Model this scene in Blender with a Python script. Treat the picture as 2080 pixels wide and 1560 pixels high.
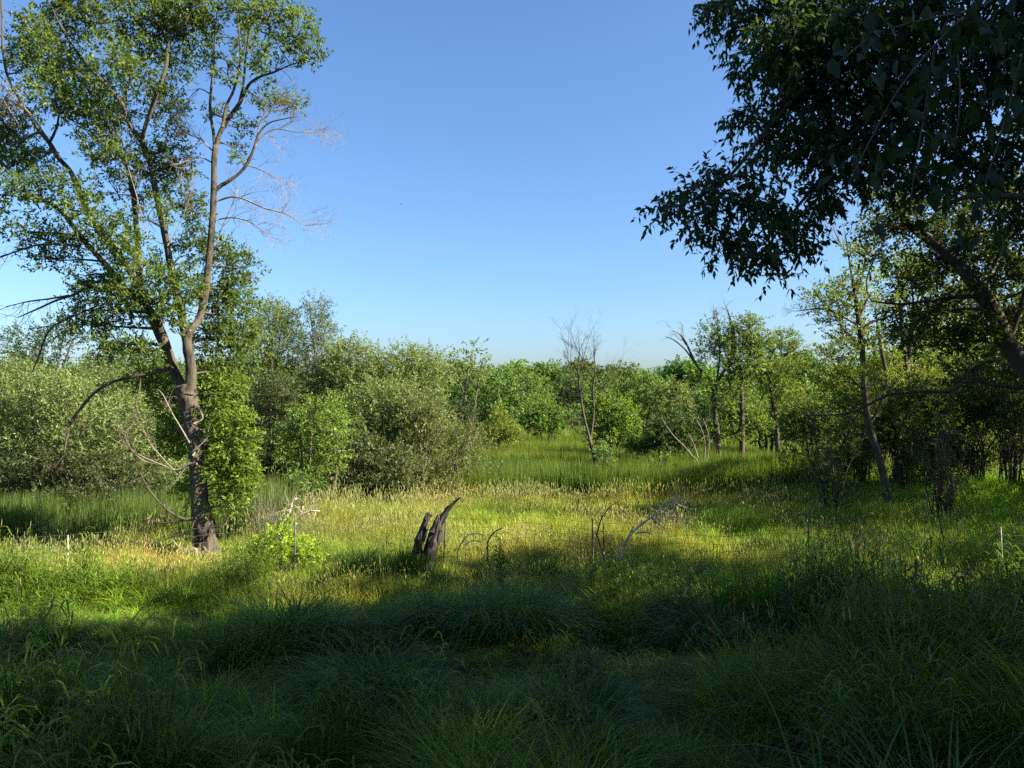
import bpy, math, random
import numpy as np
from mathutils import Vector

for o in list(bpy.data.objects):
    bpy.data.objects.remove(o, do_unlink=True)
SC = bpy.context.scene
COL = SC.collection
rng = np.random.default_rng(7)
random.seed(7)

# ------------------------------------------------------------------ camera, sky, sun, exposure
EYE = 5.0
FPX = 1513.0
PITCH = math.atan(15.0 / FPX)
cam_d = bpy.data.cameras.new('camera')
cam_d.sensor_width = 36.0
cam_d.lens = FPX / 2080.0 * 36.0
cam_d.clip_start = 0.05
cam_d.clip_end = 3000.0
cam = bpy.data.objects.new('camera', cam_d)
COL.objects.link(cam)
cam.location = (0, 0, EYE)
cam.rotation_euler = (math.radians(90) + PITCH, 0, 0)
SC.camera = cam

SUN_EL = math.radians(33.0)
SUN_AZ = math.radians(104.0)          # clockwise from the view axis (+Y)
w = bpy.data.worlds.new('World')
SC.world = w
w.use_nodes = True
wn = w.node_tree
bg = wn.nodes['Background']
sky = wn.nodes.new('ShaderNodeTexSky')
sky.sky_type = 'NISHITA'
sky.sun_disc = False
sky.sun_elevation = SUN_EL
sky.sun_rotation = SUN_AZ
sky.altitude = 200
sky.air_density = 1.08
sky.dust_density = 1.5
sky.ozone_density = 8.0
wn.links.new(sky.outputs[0], bg.inputs[0])
bg.inputs[1].default_value = 0.055
sl = bpy.data.lights.new('sun', 'SUN')
sl.energy = 5.0
sl.angle = math.radians(0.5)
sl.color = (1.0, 0.90, 0.72)
sun = bpy.data.objects.new('sun', sl)
COL.objects.link(sun)
sdir = Vector((math.sin(SUN_AZ) * math.cos(SUN_EL), math.cos(SUN_AZ) * math.cos(SUN_EL), math.sin(SUN_EL)))
sun.rotation_euler = (-sdir).to_track_quat('-Z', 'Y').to_euler()
SC.view_settings.view_transform = 'Standard'
SC.view_settings.look = 'None'
SC.view_settings.gamma = 1.0
SC.view_settings.use_curve_mapping = False
SC.view_settings.exposure = 2.1
SC.render.engine = 'CYCLES'
SC.cycles.use_denoising = False
SC.cycles.max_bounces = 5
SC.cycles.diffuse_bounces = 3
SC.cycles.glossy_bounces = 1
SC.cycles.transmission_bounces = 3
SC.cycles.caustics_reflective = False
SC.cycles.caustics_refractive = False


def P(px, py, d):
    """world point that stands d metres ahead of the viewpoint, seen in the photo at px, py"""
    a = (px - 1040.0) / FPX
    b = (780.0 - py) / FPX
    c, s = math.cos(PITCH), math.sin(PITCH)
    fy, fz = c - b * s, s + b * c
    return np.array([a / fy * d, d, EYE + fz / fy * d])


# ------------------------------------------------------------------ noise and ground shape
_tab = np.random.default_rng(3).random((256, 256))


def noise2(x, y):
    x = np.asarray(x, float); y = np.asarray(y, float)
    xi = np.floor(x).astype(int); yi = np.floor(y).astype(int)
    fx = x - xi; fy = y - yi
    fx = fx * fx * (3 - 2 * fx); fy = fy * fy * (3 - 2 * fy)
    g = lambda a, b: _tab[a % 256, b % 256]
    return (g(xi, yi) * (1 - fx) * (1 - fy) + g(xi + 1, yi) * fx * (1 - fy)
            + g(xi, yi + 1) * (1 - fx) * fy + g(xi + 1, yi + 1) * fx * fy)


def fbm(x, y, o=3):
    s = 0; a = 1.0; t = 0
    for i in range(o):
        s = s + a * noise2(x * 2 ** i + 17.3 * i, y * 2 ** i + 5.1 * i); t += a; a *= 0.5
    return s / t


PY = [-60, 0, 5, 9, 12, 15, 19, 24, 30, 36, 60, 100, 3000]
PZ = [3.2, 2.55, 1.85, 1.32, 1.02, 0.85, 0.70, 0.42, 0.12, -0.15, -0.25, 0.0, 0.0]


def gz(x, y):
    x = np.asarray(x, float); y = np.asarray(y, float)
    z = np.interp(y, PY, PZ)
    near = np.clip((45 - y) / 15, 0, 1)
    z = z + (fbm(x * 0.45, y * 0.45) - 0.5) * 0.55 * near + (noise2(x * 1.25 + 9, y * 1.25) - 0.5) * 0.34 * near
    z = z + np.clip((x - 5) / 12, 0, 1) * 0.35 * near
    z = z + np.clip((x - 8.5) / 6, 0, 1) * 0.7 * np.clip((y - 17) / 4, 0, 1) * near
    return z


# ------------------------------------------------------------------ materials
def node_mat(name):
    m = bpy.data.materials.new(name); m.use_nodes = True
    nt = m.node_tree
    for n in list(nt.nodes): nt.nodes.remove(n)
    return m, nt, nt.nodes.new('ShaderNodeOutputMaterial')


def leaf_mat(name, transl=0.42, rough=0.5, spec=0.35, tint=False, tcol=(1.45, 1.35, 0.35)):
    m, nt, out = node_mat(name)
    N = nt.nodes; L = nt.links
    at = N.new('ShaderNodeAttribute'); at.attribute_name = 'col'
    c = at.outputs['Color']
    if tint:
        a2 = N.new('ShaderNodeAttribute'); a2.attribute_name = 'tint'; a2.attribute_type = 'INSTANCER'
        mx = N.new('ShaderNodeMix'); mx.data_type = 'RGBA'; mx.blend_type = 'MULTIPLY'; mx.inputs[0].default_value = 1
        L.new(c, mx.inputs[6]); L.new(a2.outputs['Color'], mx.inputs[7]); c = mx.outputs[2]
    pr = N.new('ShaderNodeBsdfPrincipled')
    pr.inputs['Roughness'].default_value = rough
    pr.inputs['Specular IOR Level'].default_value = spec
    L.new(c, pr.inputs['Base Color'])
    tr = N.new('ShaderNodeBsdfTranslucent')
    mt = N.new('ShaderNodeMix'); mt.data_type = 'RGBA'; mt.blend_type = 'MULTIPLY'; mt.inputs[0].default_value = 1
    mt.clamp_result = False
    L.new(c, mt.inputs[6]); mt.inputs[7].default_value = (*tcol, 1)
    L.new(mt.outputs[2], tr.inputs[0])
    ms = N.new('ShaderNodeMixShader'); ms.inputs[0].default_value = transl
    L.new(pr.outputs[0], ms.inputs[1]); L.new(tr.outputs[0], ms.inputs[2])
    L.new(ms.outputs[0], out.inputs[0])
    return m


def wood_mat(name, c1, c2, scale=6.0, bump=0.6, stretch=0.22, rough=0.9):
    m, nt, out = node_mat(name)
    N = nt.nodes; L = nt.links
    tc = N.new('ShaderNodeTexCoord')
    mp = N.new('ShaderNodeMapping'); mp.inputs['Scale'].default_value = (1, 1, stretch)
    L.new(tc.outputs['Object'], mp.inputs[0])
    n1 = N.new('ShaderNodeTexNoise'); n1.inputs['Scale'].default_value = scale * 4; n1.inputs['Detail'].default_value = 6
    n1.inputs['Roughness'].default_value = 0.7
    L.new(mp.outputs[0], n1.inputs[0])
    n2 = N.new('ShaderNodeTexNoise'); n2.inputs['Scale'].default_value = 1.7; n2.inputs['Detail'].default_value = 3
    L.new(tc.outputs['Object'], n2.inputs[0])
    ad = N.new('ShaderNodeMath'); ad.operation = 'ADD'
    L.new(n1.outputs[0], ad.inputs[0]); L.new(n2.outputs[0], ad.inputs[1])
    cr = N.new('ShaderNodeValToRGB')
    cr.color_ramp.elements[0].position = 0.78; cr.color_ramp.elements[0].color = (*c1, 1)
    cr.color_ramp.elements[1].position = 1.18; cr.color_ramp.elements[1].color = (*c2, 1)
    L.new(ad.outputs[0], cr.inputs[0])
    pr = N.new('ShaderNodeBsdfPrincipled'); pr.inputs['Roughness'].default_value = rough
    pr.inputs['Specular IOR Level'].default_value = 0.2
    L.new(cr.outputs[0], pr.inputs['Base Color'])
    bp = N.new('ShaderNodeBump'); bp.inputs['Strength'].default_value = bump; bp.inputs['Distance'].default_value = 0.03
    L.new(n1.outputs[0], bp.inputs['Height']); L.new(bp.outputs[0], pr.inputs['Normal'])
    L.new(pr.outputs[0], out.inputs[0])
    return m


def ground_mat():
    m, nt, out = node_mat('ground_soil')
    N = nt.nodes; L = nt.links
    tc = N.new('ShaderNodeTexCoord')
    n1 = N.new('ShaderNodeTexNoise'); n1.inputs['Scale'].default_value = 0.9; n1.inputs['Detail'].default_value = 8
    n2 = N.new('ShaderNodeTexNoise'); n2.inputs['Scale'].default_value = 22; n2.inputs['Detail'].default_value = 5
    L.new(tc.outputs['Object'], n1.inputs[0]); L.new(tc.outputs['Object'], n2.inputs[0])
    mx = N.new('ShaderNodeMath'); mx.operation = 'MULTIPLY'
    L.new(n1.outputs[0], mx.inputs[0]); L.new(n2.outputs[0], mx.inputs[1])
    cr = N.new('ShaderNodeValToRGB')
    cr.color_ramp.elements[0].position = 0.12; cr.color_ramp.elements[0].color = (0.018, 0.016, 0.009, 1)
    cr.color_ramp.elements[1].position = 0.42; cr.color_ramp.elements[1].color = (0.055, 0.065, 0.02, 1)
    L.new(mx.outputs[0], cr.inputs[0])
    pr = N.new('ShaderNodeBsdfPrincipled'); pr.inputs['Roughness'].default_value = 1; pr.inputs['Specular IOR Level'].default_value = 0.1
    L.new(cr.outputs[0], pr.inputs['Base Color'])
    bp = N.new('ShaderNodeBump'); bp.inputs['Strength'].default_value = 0.8; bp.inputs['Distance'].default_value = 0.05
    L.new(n2.outputs[0], bp.inputs['Height']); L.new(bp.outputs[0], pr.inputs['Normal'])
    L.new(pr.outputs[0], out.inputs[0])
    return m


def flat_mat(name, c, rough=0.7, metal=0.0):
    m, nt, out = node_mat(name)
    N = nt.nodes; L = nt.links
    pr = N.new('ShaderNodeBsdfPrincipled'); pr.inputs['Roughness'].default_value = rough; pr.inputs['Metallic'].default_value = metal
    tc = N.new('ShaderNodeTexCoord'); n1 = N.new('ShaderNodeTexNoise'); n1.inputs['Scale'].default_value = 14; n1.inputs['Detail'].default_value = 5
    L.new(tc.outputs['Object'], n1.inputs[0])
    cr = N.new('ShaderNodeValToRGB')
    cr.color_ramp.elements[0].position = 0.35; cr.color_ramp.elements[0].color = (*[v * 0.55 for v in c], 1)
    cr.color_ramp.elements[1].position = 0.65; cr.color_ramp.elements[1].color = (*c, 1)
    L.new(n1.outputs[0], cr.inputs[0]); L.new(cr.outputs[0], pr.inputs['Base Color']); L.new(pr.outputs[0], out.inputs[0])
    return m


M_LEAF = leaf_mat('leaf', 0.48, 0.5, 0.28)
M_WILLOW = leaf_mat('willow_leaf', 0.42, 0.5, 0.3, tcol=(1.25, 1.25, 0.55))
M_GRASS = leaf_mat('grass_blade', 0.5, 0.5, 0.2, tint=True, tcol=(1.12, 1.35, 0.4))
M_TUFT = leaf_mat('tuft_blade', 0.42, 0.45, 0.2, tcol=(1.1, 1.35, 0.4))
M_BARK = wood_mat('bark', (0.016, 0.014, 0.011), (0.080, 0.068, 0.050), 5, 1.2)
M_BARKD = wood_mat('dark_bark', (0.022, 0.018, 0.014), (0.085, 0.068, 0.05), 5, 0.8)
M_PALE = wood_mat('bleached_wood', (0.17, 0.14, 0.105), (0.42, 0.36, 0.28), 9, 0.5)
M_CHAR = wood_mat('weathered_dark_wood', (0.008, 0.008, 0.009), (0.06, 0.052, 0.046), 12, 1.0, stretch=.08)
M_DRY = wood_mat('dry_twig', (0.075, 0.063, 0.050), (0.20, 0.172, 0.135), 9, 0.3)
M_GROUND = ground_mat()


# ------------------------------------------------------------------ mesh building
class MB:
    def __init__(s):
        s.v = []; s.q = []; s.t = []; s.c = []; s.n = 0

    def add(s, v, q=None, t=None, c=None):
        v = np.asarray(v, np.float32).reshape(-1, 3)
        s.v.append(v)
        if q is not None and len(q): s.q.append(np.asarray(q, np.int64).reshape(-1, 4) + s.n)
        if t is not None and len(t): s.t.append(np.asarray(t, np.int64).reshape(-1, 3) + s.n)
        if c is not None: s.c.append(np.asarray(c, np.float32).reshape(-1, 3))
        s.n += len(v)

    def mesh(s, name, mat, origin=(0, 0, 0), smooth=False):
        me = bpy.data.meshes.new(name)
        if not s.v: return me
        v = np.concatenate(s.v) - np.asarray(origin, np.float32)
        q = np.concatenate(s.q) if s.q else np.zeros((0, 4), np.int64)
        t = np.concatenate(s.t) if s.t else np.zeros((0, 3), np.int64)
        nl = q.size + t.size; nf = len(q) + len(t)
        me.vertices.add(len(v)); me.vertices.foreach_set('co', v.ravel())
        me.loops.add(nl); me.loops.foreach_set('vertex_index', np.concatenate([q.ravel(), t.ravel()]).astype(np.int32))
        me.polygons.add(nf)
        ls = np.concatenate([np.arange(len(q)) * 4, q.size + np.arange(len(t)) * 3]).astype(np.int32)
        me.polygons.foreach_set('loop_start', ls)
        if smooth: me.polygons.foreach_set('use_smooth', np.ones(nf, bool))
        if s.c:
            c = np.concatenate(s.c)
            a = me.attributes.new('col', 'FLOAT_COLOR', 'POINT')
            a.data.foreach_set('color', np.concatenate([c, np.ones((len(c), 1), np.float32)], 1).ravel())
        me.update(calc_edges=True)
        me.materials.append(mat)
        return me


def norm(a):
    return a / np.maximum(np.linalg.norm(a, axis=-1, keepdims=True), 1e-9)


def resample(pts, rad, step):
    """Catmull-Rom through pts"""
    pts = np.asarray(pts, float); rad = np.asarray(rad, float)
    if len(pts) < 2: return pts, rad
    e = np.vstack([2 * pts[0] - pts[1], pts, 2 * pts[-1] - pts[-2]])
    oP = []; oR = []
    for i in range(len(pts) - 1):
        L = np.linalg.norm(pts[i + 1] - pts[i]); n = max(2, int(L / step))
        t = np.linspace(0, 1, n, endpoint=False)[:, None]
        p0, p1, p2, p3 = e[i:i + 4]
        oP.append(0.5 * (2 * p1 + (p2 - p0) * t + (2 * p0 - 5 * p1 + 4 * p2 - p3) * t * t + (3 * p1 - p0 - 3 * p2 + p3) * t ** 3))
        oR.append(rad[i] * (1 - t[:, 0]) + rad[i + 1] * t[:, 0])
    oP.append(pts[-1:]); oR.append(rad[-1:])
    return np.concatenate(oP), np.concatenate(oR)


def tubes(mb, PTS, RAD, sides=4, ridge=0.0, cap=True, rnd=None):
    """PTS (n,s,3), RAD (n,s): n tubes of s rings"""
    PTS = np.asarray(PTS, float); RAD = np.asarray(RAD, float)
    n, s, _ = PTS.shape
    T = np.gradient(PTS, axis=1); T = norm(T)
    ref = np.zeros((n, 1, 3)); ref[..., 1] = 1.0
    par = np.abs(T[:, :, 1]).mean(1) > 0.85
    ref[par] = (1, 0, 0)
    U = norm(np.cross(T, np.broadcast_to(ref, T.shape)))
    V = np.cross(T, U)
    a = np.linspace(0, 2 * np.pi, sides, endpoint=False)
    R = RAD[:, :, None] * np.ones(sides)
    if ridge > 0:
        k = np.arange(s)[None, :, None]
        ph = rng.random() * 50
        nn = noise2(a[None, None, :] * sides / 6.28 * 0.55 + ph + 0 * k, k * 0.45 + ph) - 0.5
        nn2 = noise2(a[None, None, :] * 1.3 + 3 + 0 * k, k * 0.16 + ph) - 0.5
        R = R * (1 + ridge * nn + ridge * 0.8 * nn2)
    v = PTS[:, :, None, :] + R[..., None] * (np.cos(a)[None, None, :, None] * U[:, :, None, :] + np.sin(a)[None, None, :, None] * V[:, :, None, :])
    base = (np.arange(n) * s * sides)[:, None, None]
    i = np.arange(s - 1)[None, :, None]; j = np.arange(sides)[None, None, :]
    j2 = (j + 1) % sides
    q = np.stack(np.broadcast_arrays(base + i * sides + j, base + i * sides + j2, base + (i + 1) * sides + j2, base + (i + 1) * sides + j), -1)
    mb.add(v.reshape(-1, 3), q.reshape(-1, 4))
    if cap and sides > 4:
        for b in range(n):
            o0 = mb.n - n * s * sides + b * s * sides
            for r0 in (0, (s - 1)):
                idx = o0 + r0 * sides + np.arange(sides)
                t = np.array([[idx[0], idx[k], idx[k + 1]] for k in range(1, sides - 1)])
                mb.t.append(t)


def one_tube(mb, pts, rad, step, sides=8, ridge=0.0):
    p, r = resample(pts, rad, step)
    tubes(mb, p[None], r[None], sides, ridge)
    return p, r


def rand_unit(n):
    return norm(rng.normal(size=(n, 3)))


def leaves(mb, C, A, L, k, ll, lw, col, var=0.22, droop=0.0, yellow=0.25, shape=4, spread=1.0, size_var=0.35):
    """n sprays with k leaves along each one"""
    n = len(C)
    t = (np.arange(k) + rng.random((n, k))) / k
    b = C[:, None, :] + A[:, None, :] * (t * L[:, None])[..., None]
    side0 = norm(np.cross(A, rand_unit(n)))
    ang = np.where(np.arange(k) % 2 == 0, 1, -1)[None, :, None] * side0[:, None, :]
    d = A[:, None, :] * 0.55 + ang * 0.75 * spread + rng.normal(size=(n, k, 3)) * 0.5
    d[..., 2] -= droop
    d = norm(d).reshape(-1, 3); b = b.reshape(-1, 3)
    m = len(b)
    up = rng.normal(size=(m, 3)) * 0.75; up[:, 2] += 0.9
    s = norm(np.cross(d, up)); nn = np.cross(s, d)
    sz = (1 - size_var / 2 + size_var * rng.random(m))[:, None]
    l = ll * sz; w_ = lw * sz * 0.5
    tone = (1 + var * rng.normal(size=(n, 1)) * 0.7 + var * rng.normal(size=(n, k))).reshape(-1)
    tone = np.clip(tone, 0.4, 1.8)
    yl = np.clip(rng.random((n, 1)) * 0.8 + rng.random((n, k)) * 0.4, 0, 1).reshape(-1) ** 2 * yellow
    c = np.asarray(col)[None] * tone[:, None]
    c = c * (1 + yl[:, None] * np.array([1.1, 0.45, -0.2])[None])
    if shape == 4:
        v = np.stack([b, b + d * l * 0.42 + s * w_ + nn * w_ * 0.25, b + d * l, b + d * l * 0.42 - s * w_ + nn * w_ * 0.25], 1)
        q = np.arange(m * 4).reshape(-1, 4)
        mb.add(v, q, None, np.repeat(c, 4, 0))
    else:
        dr = np.array([0, 0, -1.0])[None] * l * 0.12
        v = np.stack([b, b + d * l * .22 + s * w_ * .8, b + d * l * .55 + s * w_ * .85 + dr * .4, b + d * l + dr * 1.6,
                      b + d * l * .55 - s * w_ * .85 + dr * .4, b + d * l * .22 - s * w_ * .8, b + d * l * .4 - nn * w_ * .3], 1)
        o = (np.arange(m) * 7)[:, None]
        t_ = np.concatenate([np.concatenate([o + 0, o + 1, o + 6], 1), np.concatenate([o + 1, o + 2, o + 6], 1), np.concatenate([o + 2, o + 3, o + 6], 1),
                             np.concatenate([o + 3, o + 4, o + 6], 1), np.concatenate([o + 4, o + 5, o + 6], 1), np.concatenate([o + 5, o + 0, o + 6], 1)])
        mb.add(v, None, t_, np.repeat(c, 7, 0))


# ------------------------------------------------------------------ objects
def tag(o, label=None, cat=None, group=None, kind=None):
    if label: o['label'] = label
    if cat: o['category'] = cat
    if group: o['group'] = group
    if kind: o['kind'] = kind
    return o


def empty(name, loc, label, cat, group=None):
    o = bpy.data.objects.new(name, None); COL.objects.link(o)
    o.location = [float(v) for v in loc]
    o.empty_display_size = 0.2
    return tag(o, label, cat, group)


def part(name, mb, mat, parent, smooth=False, kind=None, label=None):
    org = tuple(parent.location) if parent else (0, 0, 0)
    pp = parent
    while pp is not None and pp.parent is not None:
        pp = pp.parent; org = tuple(pp.location)
    o = bpy.data.objects.new(name, mb.mesh(name, mat, org, smooth))
    COL.objects.link(o); o.parent = parent
    return tag(o, label, None, None, kind)


def pxlimb(pts, d):
    """[(px,py,width_px[,depth offset])] -> points, radii"""
    Q = []; R = []
    for p in pts:
        dd = d + (p[3] if len(p) > 3 else 0.0)
        Q.append(P(p[0], p[1], dd)); R.append(p[2] * 0.5 / FPX * dd)
    return np.array(Q), np.array(R)


def bare(mb, start, dirn, length, rad, depth, curl=0.25, sides=4, up=0.1, split=3, pal=None):
    """recursive dead branch"""
    n = 6
    p = np.array(start, float); d = np.array(dirn, float); pts = [p.copy()]
    for i in range(n):
        d = d + rng.normal(size=3) * curl * 0.45; d[2] += up * 0.3
        d = d / np.linalg.norm(d)
        p = p + d * length / n; pts.append(p.copy())
    pts = np.array(pts); r = np.linspace(rad, max(rad * 0.35, 0.0025), n + 1)
    tubes(mb, pts[None], r[None], sides)
    if depth > 0:
        for k in range(split + rng.integers(0, 2)):
            i = rng.integers(1, n + 1)
            ax = pts[min(i + 1, n)] - pts[i - 1]; ax = ax / max(np.linalg.norm(ax), 1e-6)
            s = rand_unit(1)[0]; s = s - ax * (s @ ax); s = s / np.linalg.norm(s)
            bare(mb, pts[i], ax * 0.75 + s * 0.65, length * rng.uniform(0.38, 0.65), r[i] * 0.6, depth - 1, curl, 3, up, split)


def connect(mb, T, SP, SR, r0, r1, sides=4, nseg=5, sag=0.0, upc=0.12, pen=0.7):
    """curved twigs from the nearest skeleton point to each target; returns the new points"""
    T = np.asarray(T); idx = np.zeros(len(T), int)
    for i in range(0, len(T), 2000):
        D = T[i:i + 2000, None, :] - SP[None]
        dist = np.linalg.norm(D, axis=2) + pen * np.maximum(0, -D[:, :, 2]) * 1.5
        idx[i:i + 2000] = dist.argmin(1)
    S = SP[idx]; dv = T - S; ln = np.linalg.norm(dv, axis=1, keepdims=True)
    ctrl = S + dv * 0.5 + rng.normal(size=dv.shape) * 0.14 * ln + np.array([[0, 0, 1.0]]) * (upc - sag) * ln
    t = np.linspace(0, 1, nseg + 1)[None, :, None]
    pts = (1 - t) ** 2 * S[:, None] + 2 * t * (1 - t) * ctrl[:, None] + t * t * T[:, None]
    rs = np.minimum(SR[idx] * 0.7, r0 * (0.5 + 0.5 * np.clip(ln[:, 0], 0.3, 2.5)))
    rad = rs[:, None] * (1 - t[..., 0]) + r1 * t[..., 0]
    tubes(mb, pts, rad, sides)
    return pts.reshape(-1, 3), rad.reshape(-1)


def lobes_px(lobes, d, jit=0.0, flat=1.0):
    C = []; R = []
    for l in lobes:
        dd = l[4] if len(l) > 4 else d + rng.uniform(-jit, jit)
        C.append(P(l[0], l[1], dd)); rx = l[2] / FPX * dd; rz = l[3] / FPX * dd
        R.append((rx, (rx + rz) * 0.5 * flat, rz))
    return np.array(C), np.array(R)


def lobe_sprays(C, R, dens, shell=0.5, up=0.35, droop=0.0, bottom=0.35):
    """spray bases and axes in the lobes: dens sprays per square metre of lobe cross-section"""
    Q = []; A = []
    for c, r in zip(C, R):
        n = max(4, int(dens * math.pi * r[0] * r[2] * rng.uniform(0.85, 1.15)))
        u = rand_unit(n * 2); keep = (u[:, 2] > -bottom) | (rng.random(len(u)) < 0.5)
        u = u[keep][:n]
        rr = rng.random((len(u), 1)) ** shell
        lump = 0.62 + 0.62 * noise2(u[:, 0] * 2.3 + c[0] * 3, u[:, 2] * 2.3 + u[:, 1] * 2 + c[2] * 3)[:, None]
        q = c + u * rr * r * lump
        a = norm(u * np.array([1, 1, 0.8]) + rng.normal(size=u.shape) * 0.45 + np.array([[0, 0, up - droop]]))
        Q.append(q); A.append(a)
    return np.concatenate(Q), np.concatenate(A)


def make_tree(name, label, cat, group, base, d, lobes, limbs=(), col=(.06, .11, .025), leaf=(.10, .045), lai=2.4, k=12, spray=0.35,
              mat=None, bark=None, droop=0.0, up=0.35, jit=0.6, stems=4, stem_r=0.05, twig_every=3, shape=4, flat=1.0, shell=0.5,
              bareb=(), yellow=0.25, var=0.22, crown_name='crown', sub=6, ridge=0.12, hid=False):
    """base (px,py or world point), limbs: list of px polylines; lobes: px ellipses"""
    mat = mat or M_LEAF; bark = bark or M_BARKD
    C, R = lobes_px(lobes, d, jit, flat)
    b = P(base[0], base[1], d) if len(base) == 2 else np.array(base, float)
    b[2] = float(gz(b[0], b[1])) - 0.08
    root = empty(name, b, label, cat, group)
    SP = []; SR = []
    if limbs:
        for i, l in enumerate(limbs):
            p, r = pxlimb(l, d)
            if i == 0: p[0] = b
            m = MB(); p, r = one_tube(m, p, r, 0.25, 8 if i else 10, ridge)
            part('trunk' if i == 0 else 'limb', m, bark, root, True)
            SP.append(p); SR.append(r)
    else:
        m = MB()
        for i in range(stems):
            c = C[i % len(C)] + rng.normal(size=3) * 0.25 * R[i % len(C)]
            st = b + np.array([rng.normal() * 0.25, rng.normal() * 0.25, 0])
            mid = st * 0.55 + c * 0.45 + np.array([rng.normal() * .15, rng.normal() * .15, 0.1 * (c[2] - st[2])])
            p, r = one_tube(m, [st, mid, c], [stem_r, stem_r * 0.75, stem_r * 0.4], 0.3, 6)
            SP.append(p); SR.append(r)
        part('stems', m, bark, root, True)
    SPa = np.concatenate(SP); SRa = np.concatenate(SR)
    tw = MB()
    pc, rc = connect(tw, C, SPa, SRa, stem_r * 0.8, 0.012, 5, 6)
    SPa = np.concatenate([SPa, pc]); SRa = np.concatenate([SRa, rc])
    # secondary branches inside each lobe
    T2 = np.concatenate([c + rand_unit(sub) * r * rng.uniform(0.45, 0.85, (sub, 1)) for c, r in zip(C, R)])
    p2, r2 = connect(tw, T2, SPa, SRa, 0.018, 0.006, 4, 5)
    SPb = np.concatenate([SPa, p2]); SRb = np.concatenate([SRa, r2])
    area = sum(math.pi * r[0] * r[2] for r in R)
    nl = lai * area / (leaf[0] * leaf[1] * 0.5)
    dens = nl / k / area
    Q, A = lobe_sprays(C, R, dens, shell, up, droop)
    if twig_every and len(Q):
        p3, r3 = connect(tw, Q[::twig_every], SPb, SRb, 0.007, 0.003, 3, 3)
    part('branches', tw, bark, root, True, kind='stuff')
    lm = MB()
    L = spray * rng.uniform(0.6, 1.3, len(Q))
    leaves(lm, Q, A, L, k, leaf[0], leaf[1], col, var, droop, yellow, shape)
    part(crown_name, lm, mat, root, False, kind='stuff')
    for bl in bareb:
        p, r = pxlimb(bl[0], d)
        m = MB(); p, r = one_tube(m, p, r, 0.2, 6)
        dv = norm(p[-1] - p[0])
        for kk in range(bl[1]):
            i = rng.integers(len(p) // 4, len(p))
            bare(m, p[i], norm(dv * 0.8 + rand_unit(1)[0] * 0.7), bl[2] * rng.uniform(.5, 1), max(r[i] * 0.5, .005), 2, 0.3, 3, 0.05)
        part('dead_branch', m, bl[3] if len(bl) > 3 else M_DRY, root, True)
    return root


def copy_tree(o, loc, rz=0.0, s=1.0, label=None):
    c = o.copy(); COL.objects.link(c)
    c.location = loc; c.rotation_euler = (0, 0, rz); c.scale = (s, s, s)
    if label: c['label'] = label
    for ch in list(o.children):
        d = ch.copy(); COL.objects.link(d); d.parent = c
    return c


# ------------------------------------------------------------------ the ground
def build_ground():
    ys = np.concatenate([np.linspace(-60, 0, 16), np.arange(0.35, 40, 0.35), np.linspace(41, 100, 40), np.array([130, 180, 260, 400, 800, 1600, 2500])])
    xs = np.concatenate([-np.array([2000, 900, 400, 200, 120, 80, 60, 45]), np.arange(-35, 35, 0.45), np.array([35, 45, 60, 80, 120, 200, 400, 900, 2000])])
    X, Y = np.meshgrid(xs, ys)
    Z = gz(X, Y)
    v = np.stack([X, Y, Z], -1).reshape(-1, 3)
    ny, nx = X.shape
    i = np.arange(ny - 1)[:, None]; j = np.arange(nx - 1)[None]
    q = np.stack(np.broadcast_arrays(i * nx + j, i * nx + j + 1, (i + 1) * nx + j + 1, (i + 1) * nx + j), -1).reshape(-1, 4)
    mb = MB(); mb.add(v, q)
    o = bpy.data.objects.new('ground', mb.mesh('ground', M_GROUND, smooth=True)); COL.objects.link(o)
    tag(o, kind='structure')


build_ground()


# ------------------------------------------------------------------ grass clumps (sources for the scattered cover)
def blades(mb, n, spread, h, wd, lean, bend, droop, col, seg=4, var=0.15, tipc=(1.25, 1.1, 0.9), org=None, hexp=1.0, face=None):
    b = np.zeros((n, 3)); a = rng.random(n) * 6.283; rr = np.sqrt(rng.random(n))
    sx, sy = (spread if isinstance(spread, tuple) else (spread, spread))
    b[:, 0] = np.cos(a) * rr * sx; b[:, 1] = np.sin(a) * rr * sy
    if org is not None: b = b + org
    az = a + rng.normal(size=n) * 0.8
    dr = np.stack([np.cos(az), np.sin(az), np.zeros(n)], 1)
    H = rng.uniform(h[0], h[1], n) * (1 - 0.35 * rr ** 2 * hexp)
    t = np.linspace(0, 1, seg + 1)
    ln = (rng.uniform(lean[0], lean[1], n) * H)[:, None]; bd = (rng.uniform(bend[0], bend[1], n) * H)[:, None]
    dp = (rng.uniform(droop[0], droop[1], n) * H)[:, None]
    hor = ln * t + bd * t ** 2.2
    ver = H[:, None] * t - dp * t ** 3
    p = b[:, None] + dr[:, None] * hor[..., None]; p[..., 2] += ver
    fa = az + np.pi / 2 + rng.normal(size=n) * 0.7
    s = np.stack([np.cos(fa), np.sin(fa), np.zeros(n)], 1)
    W = rng.uniform(wd[0], wd[1], n)[:, None] * 0.5 * np.clip(np.where(t < 0.25, 0.65 + 1.4 * t, 1.0 - ((t - 0.25) / 0.75) ** 1.8), 0.02, 1)[None]
    v = np.stack([p - s[:, None] * W[..., None], p + s[:, None] * W[..., None]], 2)
    m = seg + 1
    o = (np.arange(n) * m * 2)[:, None]; i = np.arange(seg)[None] * 2
    q = np.stack([o + i, o + i + 1, o + i + 3, o + i + 2], -1).reshape(-1, 4)
    tone = np.clip(1 + var * rng.normal(size=n), 0.5, 1.6)
    c = np.asarray(col)[None, None] * tone[:, None, None] * (np.array([1, 1, 1.0]) * (1 - t[:, None]) + np.asarray(tipc) * t[:, None])[None]
    c = np.repeat(c[:, :, None], 2, 2)
    mb.add(v.reshape(-1, 3), q, None, c.reshape(-1, 3))


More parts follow.
